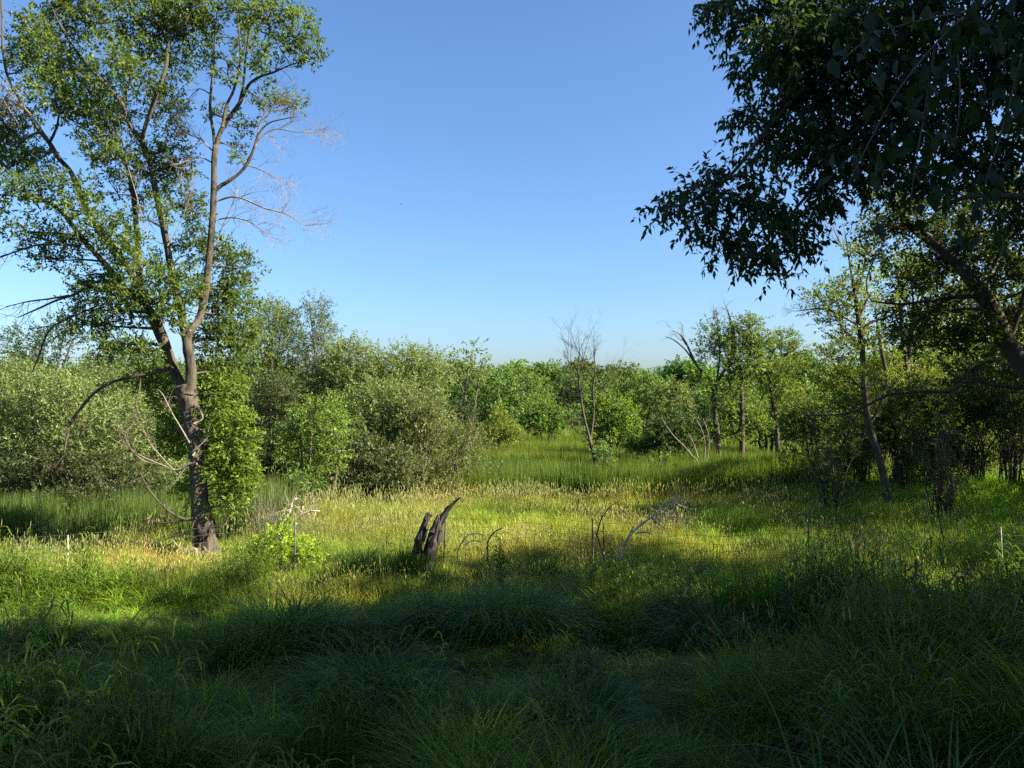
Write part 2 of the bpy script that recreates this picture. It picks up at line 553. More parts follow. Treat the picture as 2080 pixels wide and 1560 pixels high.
def heads(mb, n, spread, h, col, scol, hl=0.1, hw=0.014, lean=0.15, org=None, nod=0.25):
    b = np.zeros((n, 3)); a = rng.random(n) * 6.283; rr = np.sqrt(rng.random(n)) * spread
    b[:, 0] = np.cos(a) * rr; b[:, 1] = np.sin(a) * rr
    if org is not None: b = b + org
    H = rng.uniform(h[0], h[1], n)
    d = np.stack([np.cos(a), np.sin(a), np.zeros(n)], 1) * (rng.uniform(0, lean, n) * H)[:, None]
    top = b + d; top[:, 2] += H
    mid = b + d * 0.35; mid[:, 2] += H * 0.55
    pts = np.stack([b, mid, top], 1)
    n0 = mb.n
    tubes(mb, pts, np.array([[.0028, .0022, .0016]] * n), 3)
    mb.c.append(np.tile(np.asarray(scol, np.float32), (mb.n - n0, 1)))
    ax = norm(d * 1.2 / H[:, None] + np.array([0, 0, 1.0]) + norm(d + 1e-6) * nod * rng.random((n, 1)))
    L = hl * rng.uniform(.7, 1.3, n)[:, None]
    hp = np.stack([top - ax * .01, top + ax * L * .35, top + ax * L * .75, top + ax * L], 1)
    n0 = mb.n
    tubes(mb, hp, np.array([[.003, hw * .5, hw * .38, .001]] * n), 4)
    cc = np.asarray(col) * np.clip(1 + .2 * rng.normal(size=(n, 1)), .5, 1.5)
    mb.c.append(np.repeat(cc, 16, 0).astype(np.float32))


def proto_coll(name, fns):
    c = bpy.data.collections.new(name)
    for i, f in enumerate(fns):
        mb = MB(); f(mb)
        o = bpy.data.objects.new('%s_%02d' % (name, i), mb.mesh(name, M_GRASS)); c.objects.link(o)
    return c


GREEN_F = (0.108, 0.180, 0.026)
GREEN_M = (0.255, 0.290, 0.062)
GREEN_C = (0.060, 0.098, 0.033)
TAN = (0.34, 0.33, 0.13)
STRAW = (0.24, 0.20, 0.09)


def p_front(mb):
    blades(mb, 30, .11, (.5, 1.05), (.010, .020), (.05, .6), (.2, 1.0), (.15, .85), GREEN_F, 7, var=.4)
    blades(mb, 6, .14, (.4, .95), (.005, .009), (.1, .6), (.2, 1.), (.1, .7), STRAW, 6)


def p_front_fine(mb):
    blades(mb, 50, .17, (.3, .7), (.006, .011), (.1, .5), (.3, .9), (.1, .6), (.095, .145, .036), 5, var=.35)
    blades(mb, 8, .2, (.3, .6), (.004, .006), (.1, .6), (.3, .9), (.2, .6), STRAW, 5)


def p_front_head(mb):
    blades(mb, 20, .17, (.4, .8), (.006, .012), (.05, .4), (.15, .6), (.05, .5), GREEN_F, 5)
    heads(mb, 3, .16, (.75, 1.15), (.28, .22, .14), (.16, .15, .07), .11, .012, .3)


def p_meadow(mb):
    blades(mb, 30, .24, (.5, .95), (.010, .018), (.0, .25), (.05, .35), (0, .25), GREEN_M, 3)
    blades(mb, 6, .2, (.4, .8), (.008, .014), (.0, .35), (.05, .4), (0, .3), STRAW, 3)
    heads(mb, 2, .24, (.8, 1.1), TAN, (.15, .16, .045), .11, .016, .2)


def p_meadow_green(mb):
    blades(mb, 40, .24, (.45, .9), (.010, .018), (.0, .3), (.05, .4), (0, .3), (.21, .285, .050), 3)


def p_meadow_tan(mb):
    blades(mb, 24, .24, (.5, .9), (.009, .016), (.0, .3), (.05, .4), (0, .3), (.29, .27, .065), 3)
    heads(mb, 4, .25, (.8, 1.12), (.42, .38, .19), (.28, .27, .09), .12, .017, .25)


def p_cattail(mb):
    blades(mb, 20, .3, (1.3, 2.0), (.022, .034), (.0, .12), (.0, .16), (0, .06), GREEN_C, 3, tipc=(1.5, 1.25, .9), hexp=.3)
    blades(mb, 3, .3, (.6, 1.4), (.018, .028), (.1, .5), (.1, .5), (0, .3), (.17, .15, .08), 3)


def p_reed(mb):
    n = 6
    a = rng.random(n) * 6.283; rr = np.sqrt(rng.random(n)) * .13
    b = np.stack([np.cos(a) * rr, np.sin(a) * rr, 0 * a], 1); H = rng.uniform(.6, 1.05, n)
    top = b + np.stack([np.cos(a) * .12, np.sin(a) * .12, H], 1)
    n0 = mb.n
    tubes(mb, np.stack([b, b * .4 + top * .6, top], 1), np.array([[.004, .003, .002]] * n), 3)
    mb.c.append(np.tile(np.array([.09, .12, .03], np.float32), (mb.n - n0, 1)))
    for t in np.linspace(.3, 1, 6):
        q = b * (1 - t) + top * t
        az = rng.random(n) * 6.283
        d0 = np.stack([np.cos(az), np.sin(az), np.full(n, .9)], 1); L = rng.uniform(.18, .32, n)[:, None]
        s_ = np.stack([-np.sin(az), np.cos(az), 0 * az], 1) * .009
        m1 = q + norm(d0) * L * .5; m2 = m1 + np.stack([np.cos(az), np.sin(az), -.1 + 0 * az], 1) * L * .3; m3 = m2 + np.stack([np.cos(az), np.sin(az), -1.1 + 0 * az], 1) * L * .25
        v = np.stack([q - s_ * .5, q + s_ * .5, m1 - s_, m1 + s_, m2 - s_ * .8, m2 + s_ * .8, m3 - s_ * .05, m3 + s_ * .05], 1)
        o = (np.arange(n) * 8)[:, None, None]
        qq = (o + np.array([[0, 1, 3, 2], [2, 3, 5, 4], [4, 5, 7, 6]])[None]).reshape(-1, 4)
        c = np.array([.090, .135, .020]) * rng.uniform(.7, 1.4, (n, 1)) * (1 + .3 * t)
        mb.add(v.reshape(-1, 3), qq, None, np.repeat(c, 8, 0))


def p_dead(mb):
    blades(mb, 26, .2, (.25, .75), (.005, .010), (.1, 1.0), (.2, 1.0), (.2, .8), (.16, .125, .07), 5, var=.3)
    blades(mb, 10, .2, (.4, .8), (.007, .012), (.1, .5), (.2, .8), (.1, .6), GREEN_F, 5)


CF = proto_coll('front_grass', [p_front, p_front, p_front, p_front_fine, p_front_fine, p_front_head, p_reed, p_reed, p_dead])
CM = proto_coll('meadow_grass', [p_meadow, p_meadow, p_meadow_green, p_meadow_green, p_meadow_tan, p_meadow_tan])
CC = proto_coll('reed', [p_cattail, p_cattail, p_cattail, p_cattail])


def scatter(name, label, coll, pos, idx, scl, tint, tilt=0.12, cat=None):
    n = len(pos)
    me = bpy.data.meshes.new(name)
    me.vertices.add(n); me.vertices.foreach_set('co', np.asarray(pos, np.float32).ravel())
    a = me.attributes.new('idx', 'INT', 'POINT'); a.data.foreach_set('value', np.asarray(idx, np.int32))
    rot = np.stack([rng.normal(size=n) * tilt, rng.normal(size=n) * tilt, rng.random(n) * 6.283], 1)
    a = me.attributes.new('rot', 'FLOAT_VECTOR', 'POINT'); a.data.foreach_set('vector', rot.astype(np.float32).ravel())
    a = me.attributes.new('scl', 'FLOAT_VECTOR', 'POINT'); a.data.foreach_set('vector', np.asarray(scl, np.float32).ravel())
    a = me.attributes.new('tint', 'FLOAT_COLOR', 'POINT')
    a.data.foreach_set('color', np.concatenate([tint, np.ones((n, 1))], 1).astype(np.float32).ravel())
    o = bpy.data.objects.new(name, me); COL.objects.link(o)
    g = bpy.data.node_groups.new(name, 'GeometryNodeTree')
    g.interface.new_socket('Geometry', in_out='INPUT', socket_type='NodeSocketGeometry')
    g.interface.new_socket('Geometry', in_out='OUTPUT', socket_type='NodeSocketGeometry')
    N = g.nodes; L = g.links
    gi = N.new('NodeGroupInput'); go = N.new('NodeGroupOutput')
    ip = N.new('GeometryNodeInstanceOnPoints'); ci = N.new('GeometryNodeCollectionInfo')
    ci.inputs[0].default_value = coll; ci.inputs['Separate Children'].default_value = True; ci.inputs['Reset Children'].default_value = True
    L.new(gi.outputs[0], ip.inputs['Points']); L.new(ci.outputs[0], ip.inputs['Instance'])
    ip.inputs['Pick Instance'].default_value = True
    for nm, ty, sock in (('idx', 'INT', 'Instance Index'), ('rot', 'FLOAT_VECTOR', 'Rotation'), ('scl', 'FLOAT_VECTOR', 'Scale')):
        na = N.new('GeometryNodeInputNamedAttribute'); na.data_type = ty; na.inputs[0].default_value = nm
        L.new(na.outputs[0], ip.inputs[sock])
    L.new(ip.outputs[0], go.inputs[0])
    md = o.modifiers.new('scatter', 'NODES'); md.node_group = g
    tag(o, label, cat, kind='stuff')
    return o


def grid_pts(x0, x1, y0, y1, dens):
    n = int((x1 - x0) * (y1 - y0) * dens)
    return rng.uniform(x0, x1, n), rng.uniform(y0, y1, n)


def in_view(x, y, m=2.0):
    return (np.abs(x) < y * 0.70 + m)


MEADOW_EDGE = lambda x: 15.5 + 1.2 * (noise2(np.asarray(x) * 0.35, 3.3) - 0.5) * 2


def cattail_mask(x, y):
    a = (y > 30.5 + np.clip(-(x + 2) * 0.1, -1, 3) + (noise2(x * .5, y * .5) - .5) * 1.5) & (x > -9) & (x < 15) & (y < 58)
    b = (x < -7.0 + (y - 24) * -0.25) & (y > 21.0 + (noise2(x * .6, y * .6) - .5) * 2) & (y < 31)
    return a | b


TUS = []
for _px, _ty, _w, _d in ((1010, 1140, 330, 12), (640, 1185, 330, 11), (765, 1262, 220, 8.6), (1550, 1128, 220, 12.2), (1440, 1170, 200, 11.5), (260, 1325, 170, 8.4), (650, 1425, 190, 6.6), (1905, 1450, 170, 5.2), (1160, 1330, 200, 7.6), (110, 1240, 200, 11)):
    TUS.append((P(_px, _ty, _d)[0], _d - .4, _w / FPX * _d * .5 + .2))


def build_cover():
    # ---- foreground, 3 to 16 m
    x, y = grid_pts(-13, 15, 1.2, 17.5, 44)
    k = in_view(x, y, 2.5) & (y < MEADOW_EDGE(x) + rng.normal(size=len(x)) * .6)
    path = np.exp(-((y - (13.0 + 0.10 * (x + 5))) / 0.9) ** 2) * np.clip((-x + 0.5) / 3, 0, 1)      # low trodden strip in front of the fence, left half
    k &= rng.random(len(x)) > path * 0.35
    x, y = x[k], y[k]; path = path[k]
    n = len(x)
    big = fbm(x * .55 + 4, y * .55, 2); sm = noise2(x * 1.7, y * 1.7)
    s = (0.36 + .95 * np.clip((big - .32) * 2.4, 0, 1) * (0.4 + 1.0 * sm)) * rng.uniform(.75, 1.2, n)
    s *= (1 - 0.55 * path) * np.interp(y, [2, 6.5], [.55, 1])
    idx = np.where(noise2(x * .8 + 30, y * .8) + rng.normal(size=n) * .1 > .55, rng.integers(3, 5, n), rng.integers(0, 3, n))
    idx = np.where(rng.random(n) < 0.2 * (noise2(x * .6 + 60, y * .6) > .45), 5, idx)
    rd = noise2(x * .7 + 11, y * .7 + 40)
    idx = np.where((rd > .60) & (rng.random(n) < .7), rng.integers(6, 8, n), idx)
    idx = np.where((noise2(x * .9 + 51, y * .9 + 70) > .70) & (rng.random(n) < .6), 8, idx)
    for tx, ty, tr in TUS:
        dd = np.hypot((x - tx), (y - ty)) / tr
        s = s * (1 - .45 * np.exp(-(dd / 1.25) ** 2) )
    g = noise2(x * .45 + 80, y * .45)[:, None]; r = rng.random((n, 1))
    tint = (0.6 + .7 * r) * ((1 - g) * np.array([[.85, .95, .85]]) + g * np.array([[1.22, 1.06, .75]]))
    far = np.clip((y - 10) / 5, 0, 1)[:, None]
    tint = tint * (1 - far) + tint * np.array([[1.12, 1.2, 1.05]]) * far
    lush = path[:, None]
    tint = tint * (1 + lush * np.array([[.35, .55, .3]]))
    scatter('foreground_grass', None, CF, np.stack([x, y, gz(x, y) - .03], 1), idx, np.stack([s ** .6, s ** .6, s], 1), tint, .15)

    # ---- meadow with seed heads
    x, y = grid_pts(-27, 26, 14, 36, 30)
    k = in_view(x, y, 3) & (y > MEADOW_EDGE(x) - 1 + rng.normal(size=len(x)) * .6) & ~cattail_mask(x, y)
    x, y = x[k], y[k]; n = len(x)
    tanm = np.clip((fbm(x * .28 + 11, y * .5 + 2, 3) - .38) * 5, 0, 1)
    right = np.clip((x - 5) / 5, 0, 1)
    rim = np.clip((y - 28) / 3, 0, 1) * .8
    tanm = np.clip(np.maximum(tanm, rim), 0, 1) * (1 - .75 * right)
    u = rng.random(n)
    idx = np.where(u < tanm * .6, rng.integers(4, 6, n), np.where(u < .35 + tanm * .5, rng.integers(0, 2, n), rng.integers(2, 4, n)))
    hv = fbm(x * .5 + 41, y * .5, 2)
    sx_, sy_ = P(570, 1120, 16.3)[0], 16.3
    s = (0.68 + .62 * hv) * (1 - .6 * np.exp(-((x - sx_) / 1.0) ** 2 - ((y - sy_) / 1.2) ** 2)) * rng.uniform(.85, 1.15, n) * np.interp(y, [15, 18.5, 21, 25], [.62, .62, .8, 1])
    g = noise2(x * .35 + 20, y * .6)[:, None]
    tint = rng.uniform(.8, 1.2, (n, 1)) * ((1 - g) * np.array([[.78, .95, .95]]) + g * np.array([[1.3, 1.12, .95]]))
    lp = np.clip(1 - np.hypot((x - 6.5) / 1.8, (y - 22.5) / 2.2), 0, 1)
    rb = np.clip((x - 11) / 3, 0, 1)
    gg = np.clip(np.maximum(lp * 2, rb), 0, 1)[:, None]
    tint = tint * (1 - gg) + gg * np.array([[.85, 1.02, .7]])
    idx = np.where((gg[:, 0] > .4) & (rng.random(n) < .75), rng.integers(2, 4, n), idx)
    scatter('meadow_grass_cover', None, CM, np.stack([x, y, gz(x, y) - .03], 1), idx, np.stack([s ** .5, s ** .5, s], 1), tint, .13)

    # ---- cattails
    x, y = grid_pts(-30, 16, 21, 58, 16)
    k = in_view(x, y, 3) & cattail_mask(x, y)
    x, y = x[k], y[k]; n = len(x)
    s = (0.78 + .35 * fbm(x * .4, y * .4, 2)) * rng.uniform(.88, 1.1, n)
    s *= np.where(x < -8, .85, 1)
    g = fbm(x * .25 + 7, y * .25, 2)[:, None]
    tint = rng.uniform(.6, 1.4, (n, 1)) * ((1 - g) * np.array([[.8, .95, 1.0]]) + g * np.array([[1.6, 1.35, .75]]))
    scatter('cattails', None, CC, np.stack([x, y, gz(x, y) - .03], 1), rng.integers(0, 4, n), np.stack([s, s, s], 1), tint, .05)

    # ---- sparse ground cover under the trees further back
    x, y = grid_pts(-60, 60, 27, 90, 3.0)
    k = in_view(x, y, 3) & ~cattail_mask(x, y) & ((y > 33) | (x > 9))
    x, y = x[k], y[k]; n = len(x)
    s = rng.uniform(1, 1.9, n)
    scatter('undergrowth', None, CM, np.stack([x, y, gz(x, y) - .05], 1), rng.integers(2, 4, n), np.stack([s * 1.6, s * 1.6, s], 1), rng.uniform(.4, .7, (n, 1)) * np.array([[.8, .85, .8]]), .1)


build_cover()


# ------------------------------------------------------------------ tussocks and weeds that stand out one by one
def tussock(px, topy, wpx, d, label, h=1.0, col=GREEN_F, n=420, wd=(.011, .021), fine=False, upright=False, name='grass_tussock', depth=None):
    x, yy, _ = P(px, topy, d)
    z = float(gz(x, yy)) - .05
    top = P(px, topy, d)[2] - z
    r = wpx / FPX * d * .5
    H = max(top, .35) * (1.0 if upright else 1.12)
    mb = MB()
    if upright:
        blades(mb, n, (r * .85, r * .6), (H * .6, H * 1.05), wd, (0, .2), (.0, .25), (0, .1), col, 5, org=np.array([x, yy, z]), hexp=.8)
    else:
        m = int(10 + 8 * r)
        for j in range(m):
            a_ = rng.random() * 6.283; q_ = math.sqrt(rng.random())
            ox, oy = math.cos(a_) * q_ * r * .92, math.sin(a_) * q_ * r * .75
            hh = H * (1 - .5 * q_ ** 2) * rng.uniform(.8, 1.12)
            g_ = rng.uniform(.7, 1.5); cj = (col[0] * g_ * 1.1, col[1] * g_, col[2] * g_)
            blades(mb, int(n * 1.7 / m), .14, (hh * .75, hh * 1.35), wd, (.05, .5), (.2, .9), (.3, .95), cj, 7, var=.3, org=np.array([x + ox, yy + oy, float(gz(x + ox, yy + oy)) - .04]), hexp=.4)
        blades(mb, n // 8, (r * .6, r * .55), (H * .4, H * .8), (.006, .011), (.1, .6), (.3, .9), (.2, .7), STRAW, 5, org=np.array([x, yy, z]))
    o = bpy.data.objects.new(name, mb.mesh(name, M_TUFT, (x, yy, z))); COL.objects.link(o); o.location = (x, yy, z)
    tag(o, label, 'grass tussock', 'grass tussocks standing out of the shaded bank')
    return o


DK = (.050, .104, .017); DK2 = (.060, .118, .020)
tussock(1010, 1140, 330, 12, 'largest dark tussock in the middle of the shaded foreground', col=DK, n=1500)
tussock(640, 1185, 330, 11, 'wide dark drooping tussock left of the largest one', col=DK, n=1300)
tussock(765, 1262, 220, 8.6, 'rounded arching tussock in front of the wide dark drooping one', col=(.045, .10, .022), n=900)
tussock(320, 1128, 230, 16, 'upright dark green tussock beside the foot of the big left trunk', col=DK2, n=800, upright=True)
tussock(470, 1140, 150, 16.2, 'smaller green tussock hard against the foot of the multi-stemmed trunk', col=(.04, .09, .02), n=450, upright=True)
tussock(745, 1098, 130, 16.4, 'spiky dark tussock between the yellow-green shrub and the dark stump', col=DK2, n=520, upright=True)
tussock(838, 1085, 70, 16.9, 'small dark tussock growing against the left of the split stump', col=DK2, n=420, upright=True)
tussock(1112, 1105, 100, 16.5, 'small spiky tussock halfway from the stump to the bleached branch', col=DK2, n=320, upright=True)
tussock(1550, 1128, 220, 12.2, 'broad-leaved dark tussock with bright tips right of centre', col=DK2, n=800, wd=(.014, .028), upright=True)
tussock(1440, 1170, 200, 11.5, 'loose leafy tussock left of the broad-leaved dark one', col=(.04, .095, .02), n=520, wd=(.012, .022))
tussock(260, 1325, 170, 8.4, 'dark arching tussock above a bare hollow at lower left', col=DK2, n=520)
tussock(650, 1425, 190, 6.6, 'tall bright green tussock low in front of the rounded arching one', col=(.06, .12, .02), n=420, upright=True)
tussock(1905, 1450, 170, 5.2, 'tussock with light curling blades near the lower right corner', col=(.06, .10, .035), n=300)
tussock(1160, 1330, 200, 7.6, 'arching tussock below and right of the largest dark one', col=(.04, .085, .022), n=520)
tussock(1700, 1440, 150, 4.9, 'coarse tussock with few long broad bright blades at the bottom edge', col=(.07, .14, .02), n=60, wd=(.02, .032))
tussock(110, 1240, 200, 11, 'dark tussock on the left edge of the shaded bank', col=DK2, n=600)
tussock(1480, 1010, 150, 22.5, 'sunlit bright green mound of grass right of the bleached branch', col=(.10, .18, .03), n=700, wd=(.012, .022), upright=True)


def weed(px, topy, d, label, h, col, kind='thistle', name='tall_weed'):
    x, yy, tz = P(px, topy, d)
    z = float(gz(x, yy)) - .05; H = max(tz - z, h * .6)
    root = empty(name, (x, yy, z), label, 'weed', None)
    st = MB()
    p = np.array([[x, yy, z], [x + .02, yy, z + H * .5], [x - .02, yy + .02, z + H]])
    p, r = one_tube(st, p, [.009, .006, .003], .08, 5)
    part('stalk', st, M_DRY if kind == 'dock' else M_BARKD, root)
    lm = MB()
    if kind == 'dock':
        n = 60; i = rng.integers(len(p) // 2, len(p), n)
        leaves(lm, p[i], norm(rng.normal(size=(n, 3)) * .6 + [0, 0, .8]), np.full(n, .07), 10, .016, .012, col, .2)
    else:
        n = 46; i = np.linspace(2, len(p) - 1, n).astype(int)
        a = norm(np.concatenate([rng.normal(size=(n, 2)), rng.uniform(.1, .8, (n, 1))], 1))
        sz = np.interp(i, [0, len(p)], [1.2, .4])
        leaves(lm, p[i], a, .04 * sz, 3, .17 * 1.0, .028, col, .2, droop=.15)
    part('seed_head' if kind == 'dock' else 'foliage', lm, M_TUFT, root, kind='stuff')


weed(1862, 1150, 10, 'tall dark leafy weed stalk standing in the sunlit grass at right', 1.1, (.03, .07, .025))
weed(1016, 1108, 14.5, 'narrow dark leafy weed rising behind the largest tussock', .8, (.025, .06, .02))
weed(1448, 1258, 8.6, 'rusty brown dock seed spike in the shaded grass', .7, (.12, .06, .045), 'dock')
weed(1200, 1290, 8.2, 'pale brown dock spike left of the rusty one', .7, (.10, .065, .045), 'dock')
weed(1600, 1160, 11.2, 'dark leafy weed with small round leaves beside the broad-leaved tussock', .8, (.04, .09, .03))


# ------------------------------------------------------------------ fence
def build_fence():
    pts = [(-60, 15.0, 1235), (141, 15.0, 1215), (600, 17.0, 0), (900, 17.2, 0), (1205, 17.0, 0), (1640, 16.2, 0), (2036, 15.2, 0), (2260, 15.0, 0)]
    W = []
    for px, d, _ in pts:
        q = P(px, 900, d); W.append((q[0], d))
    W = np.array(W)
    base = (W[1][0], W[1][1], float(gz(*W[1])))
    root = empty('wire_fence', base, 'old square-mesh wire fence on thin posts half sunk in the long grass', 'fence')
    m_wire = flat_mat('rusty_wire', (.10, .085, .07), .7, .3)
    m_white = flat_mat('white_post_paint', (.36, .34, .29), .7)
    m_steel = flat_mat('steel_post', (.09, .095, .08), .7, .3)
    H = 1.22
    seg = np.hypot(*np.diff(W, axis=0).T); cum = np.concatenate([[0], np.cumsum(seg)])
    f = lambda s: (np.interp(s, cum, W[:, 0]), np.interp(s, cum, W[:, 1]))
    for i, (x, y) in enumerate(W[1:7]):
        z = float(gz(x, y)); white = i in (0, 5)
        m = MB(); hh = 1.28 if white else 1.32
        lean = rng.normal() * .03
        tubes(m, np.array([[[x, y - .03, z - .3], [x + lean * .5, y - .03, z + .5], [x + lean, y - .03, z + hh]]]), np.array([[.012, .012, .011] if white else [.02, .02, .018]]), 8)
        part('post', m, m_white if white else m_steel, root, label='white fence post' if white else None)
    S = np.arange(0, cum[-1], .9)
    for k in range(8):
        x, y = f(S); z = gz(x, y) + .06 + H / 7 * k + rng.normal(size=len(S)) * .012
        m = MB(); tubes(m, np.stack([x, y, z], 1)[None], np.full((1, len(S)), .0034), 3)
        part('wire', m, m_wire, root)
    # upright wires share one mesh
    m = MB(); tubes(m, np.array([[[0, 0, 0], [0, 0, H + .02]]]), np.full((1, 2), .003), 3)
    me = m.mesh('upright_wire', m_wire)
    for s in np.arange(.1, cum[-1], .2):
        x, y = f(s)
        o = bpy.data.objects.new('upright_wire', me); COL.objects.link(o); o.parent = root
        o.location = (x - base[0], y - base[1], float(gz(x, y)) + .05 - base[2])


build_fence()


# ------------------------------------------------------------------ stump and dead wood
def dead_from_px(name, label, cat, d, lines, mat, base=None, twigs=(), ridge=.15, group=None, partn='limb'):
    p0, _ = pxlimb(lines[0], d)
    b = p0[0].copy(); b[2] = float(gz(b[0], b[1])) - .05
    root = empty(name, b, label, cat, group)
    for i, l in enumerate(lines):
        p, r = pxlimb(l, d)
        if i == 0: p = np.vstack([b, p]); r = np.concatenate([[r[0] * 1.1], r])
        m = MB(); p, r = one_tube(m, p, r, .12, 7, ridge)
        for (j, cnt, ln) in twigs:
            if j == i:
                dv = norm(p[-1] - p[0])
                for _ in range(cnt):
                    kk = rng.integers(len(p) // 2, len(p))
                    bare(m, p[kk], norm(dv * .5 + rand_unit(1)[0]), ln * rng.uniform(.5, 1), max(.004, r[kk] * .4), 1, .5, 3, 0, 2)
        part('trunk' if i == 0 else partn, m, mat, root, True)
    return root


def build_stump():
    d = 17.0
    b = P(862, 1128, d); b[2] = float(gz(b[0], b[1])) - .1
    root = empty('broken_stump', b, 'dark split stump with one long curved splinter pointing up right', 'stump')
    m = MB()
    one_tube(m, [b, b + [0, 0, .25], b + [.05, 0, .45]], [.32, .24, .17], .05, 18, .7)
    one_tube(m, [b + [-.42, .05, 0], b + [-.38, .05, .22], b + [-.33, .05, .3]], [.22, .17, .10], .06, 12, .5)
    part('stump_base', m, M_CHAR, root)
    sh = [[(846, 1128, 20), (852, 1098, 17), (861, 1070, 14), (869, 1052, 13), (872, 1045, 12), (872.5, 1044, 11)],
          [(866, 1128, 26), (879, 1090, 17), (891, 1062, 13), (903, 1043, 10), (915, 1029, 7.5), (926, 1017, 4.5), (936, 1010, 1.5)],
          [(880, 1080, 14, -.1), (888, 1052, 9, -.1), (891, 1046, 4, -.1)],
          [(878, 1122, 20, .1), (889, 1094, 15, .1), (896, 1079, 9, .1), (897, 1076, 5, .1)],
          [(893, 1076, 6, .12), (903, 1056, 4, .12), (912, 1042, 1, .12)],
          [(869, 1052, 5, -.1), (875, 1040, .6, -.1)], [(864, 1056, 4, -.12), (866, 1043, .8, -.12)], [(900, 1052, 5, .08), (908, 1036, 1, .08)], [(886, 1078, 6, -.15), (893, 1050, 1, -.15)],
          [(860, 1100, 8, -.22), (872, 1066, 2, -.22)], [(872, 1110, 9, -.25), (888, 1076, 2, -.25)], [(884, 1120, 7, .2), (899, 1086, 1.5, .2)], [(850, 1120, 8, -.25), (857, 1078, 2, -.25)]]
    for s in sh:
        p, r = pxlimb(s, d); m = MB()
        p, r = resample(p, r, .05)
        tubes(m, p[None], r[None], 11, .95)
        part('splinter', m, M_CHAR, root)


build_stump()
dead_from_px('bleached_branch', 'pale bleached dead branch arching up out of the sunlit grass', 'dead branch', 17.6, [
    [(1262, 1135, 8), (1268, 1110, 6.5), (1279, 1088, 5.2), (1295, 1072, 4.6), (1312, 1058, 3.8), (1326, 1050, 3.2), (1336, 1038, 2.8), (1345, 1028, 2.4), (1356, 1021, 3.5), (1368, 1020, 3), (1379, 1026, 3), (1392, 1032, 2)],
    [(1268, 1118, 6, .2), (1258, 1128, 5, .2), (1254, 1140, 4, .2)],
    [(1279, 1088, 6), (1284, 1076, 4.5), (1287, 1068, 3)],
    [(1324, 1052, 5), (1331, 1060, 4), (1338, 1062, 3), (1337, 1055, 2.5), (1326, 1054, 2)],
    [(1335, 1040, 4), (1343, 1034, 3.5), (1352, 1033, 2)],
    [(1290, 1084, 4), (1304, 1081, 4), (1318, 1082, 3), (1324, 1086, 2)],
    [(1352, 1052, 3, .3), (1360, 1047, 3, .3), (1368, 1050, 3, .3), (1380, 1052, 2, .3)]],
    M_PALE, twigs=((0, 26, .45), (3, 6, .3), (4, 10, .4), (6, 16, .45)))
dead_from_px('bent_sapling', 'thin dark dead sapling bent in a hoop left of the bleached branch', 'sapling', 16.8, [
    [(1228, 1150, 4.2), (1226, 1130, 4), (1219, 1105, 3.5), (1213, 1088, 3.2), (1215, 1075, 2.8), (1221, 1055, 2.4), (1232, 1038, 2), (1245, 1025, 1.6), (1258, 1018, 1)],
    [(1213, 1090, 3), (1209, 1080, 2)], [(1227, 1128, 2.6), (1240, 1119, 2), (1254, 1108, 1.2)], [(1228, 1140, 2.6, .3), (1226, 1095, 2.2, .3), (1225, 1060, 1.2, .3)]], M_BARKD, twigs=((0, 8, .4), (3, 5, .35)))
dead_from_px('arching_vine', 'dark leafless vine curving over in the meadow behind the largest tussock', 'vine', 17.2, [
    [(990, 1125, 3), (990, 1105, 3), (996, 1090, 3), (1008, 1078, 2.5), (1022, 1072, 2)]], M_BARKD, twigs=((0, 3, .3),))
dead_from_px('dry_stalk', 'pale dry stalk arching over the meadow just right of the stump', 'stalk', 17.3, [
    [(930, 1120, 2.5), (940, 1100, 2.5), (952, 1086, 2.5), (968, 1083, 2), (985, 1088, 1.5)],
    [(942, 1108, 2), (960, 1098, 2), (975, 1100, 1.5)]], M_PALE)
br = dead_from_px('dead_brush', 'heap of pale dead brush behind the yellow-green shrub', 'dead brush', 20.0, [
    [(565, 1085, 7), (572, 1064, 6.5), (582, 1048, 6), (591, 1034, 4.5)],
    [(580, 1080, 6), (588, 1066, 6), (600, 1052, 5), (615, 1044, 4.5), (632, 1038, 3.5), (650, 1038, 2.5)],
    [(610, 1046, 4), (613, 1038, 3.5), (616, 1028, 2.5)], [(592, 1030, 4), (594, 1019, 3.5), (604, 1012, 2.5)]], M_PALE, twigs=((1, 6, .5), (0, 8, .6)))
m = MB()
for i in range(70):
    px = rng.normal(568, 26); q = P(px, 1090, 20 + rng.uniform(-.5, .7)); q[2] = float(gz(q[0], q[1]))
    bare(m, q, norm(np.array([rng.normal() * .22, rng.normal() * .2, 1])), rng.uniform(.9, 1.75), .007, 1, .18, 3, .1, 2)
part('twigs', m, M_DRY, br, kind='stuff')
dead_from_px('fallen_log', 'short pale log lying against the foot of the multi-stemmed trunk', 'log', 18.6, [[(398, 1116, 8), (385, 1119, 8), (370, 1124, 8), (352, 1132, 6)], [(370, 1118, 4), (358, 1106, 3), (350, 1096, 2)]], M_DRY)
dead_from_px('leaning_dead_pole', 'thin pale dead stem leaning up left with forked twigs in front of the dark bushes', 'dead tree', 36.0, [
    [(1418, 942, 3), (1405, 925, 3), (1388, 905, 2.6), (1368, 885, 2.2), (1352, 862, 1.6), (1343, 848, 1)],
    [(1418, 930, 2.5), (1408, 900, 2), (1398, 880, 1.4)], [(1430, 945, 2.5), (1432, 900, 2), (1424, 870, 1.6), (1408, 842, 1)], [(1436, 945, 2), (1440, 890, 1.6), (1428, 850, 1)]], M_DRY, twigs=((0, 4, .8), (2, 8, 1.1), (3, 8, 1.1)))
mb_ = MB()
x, yy, _ = P(1745, 1060, 19); z = float(gz(x, yy))
rt = empty('brush_pile', (x, yy, z), 'low heap of dark dead twigs in the shade below the leaning tree', 'brush pile')
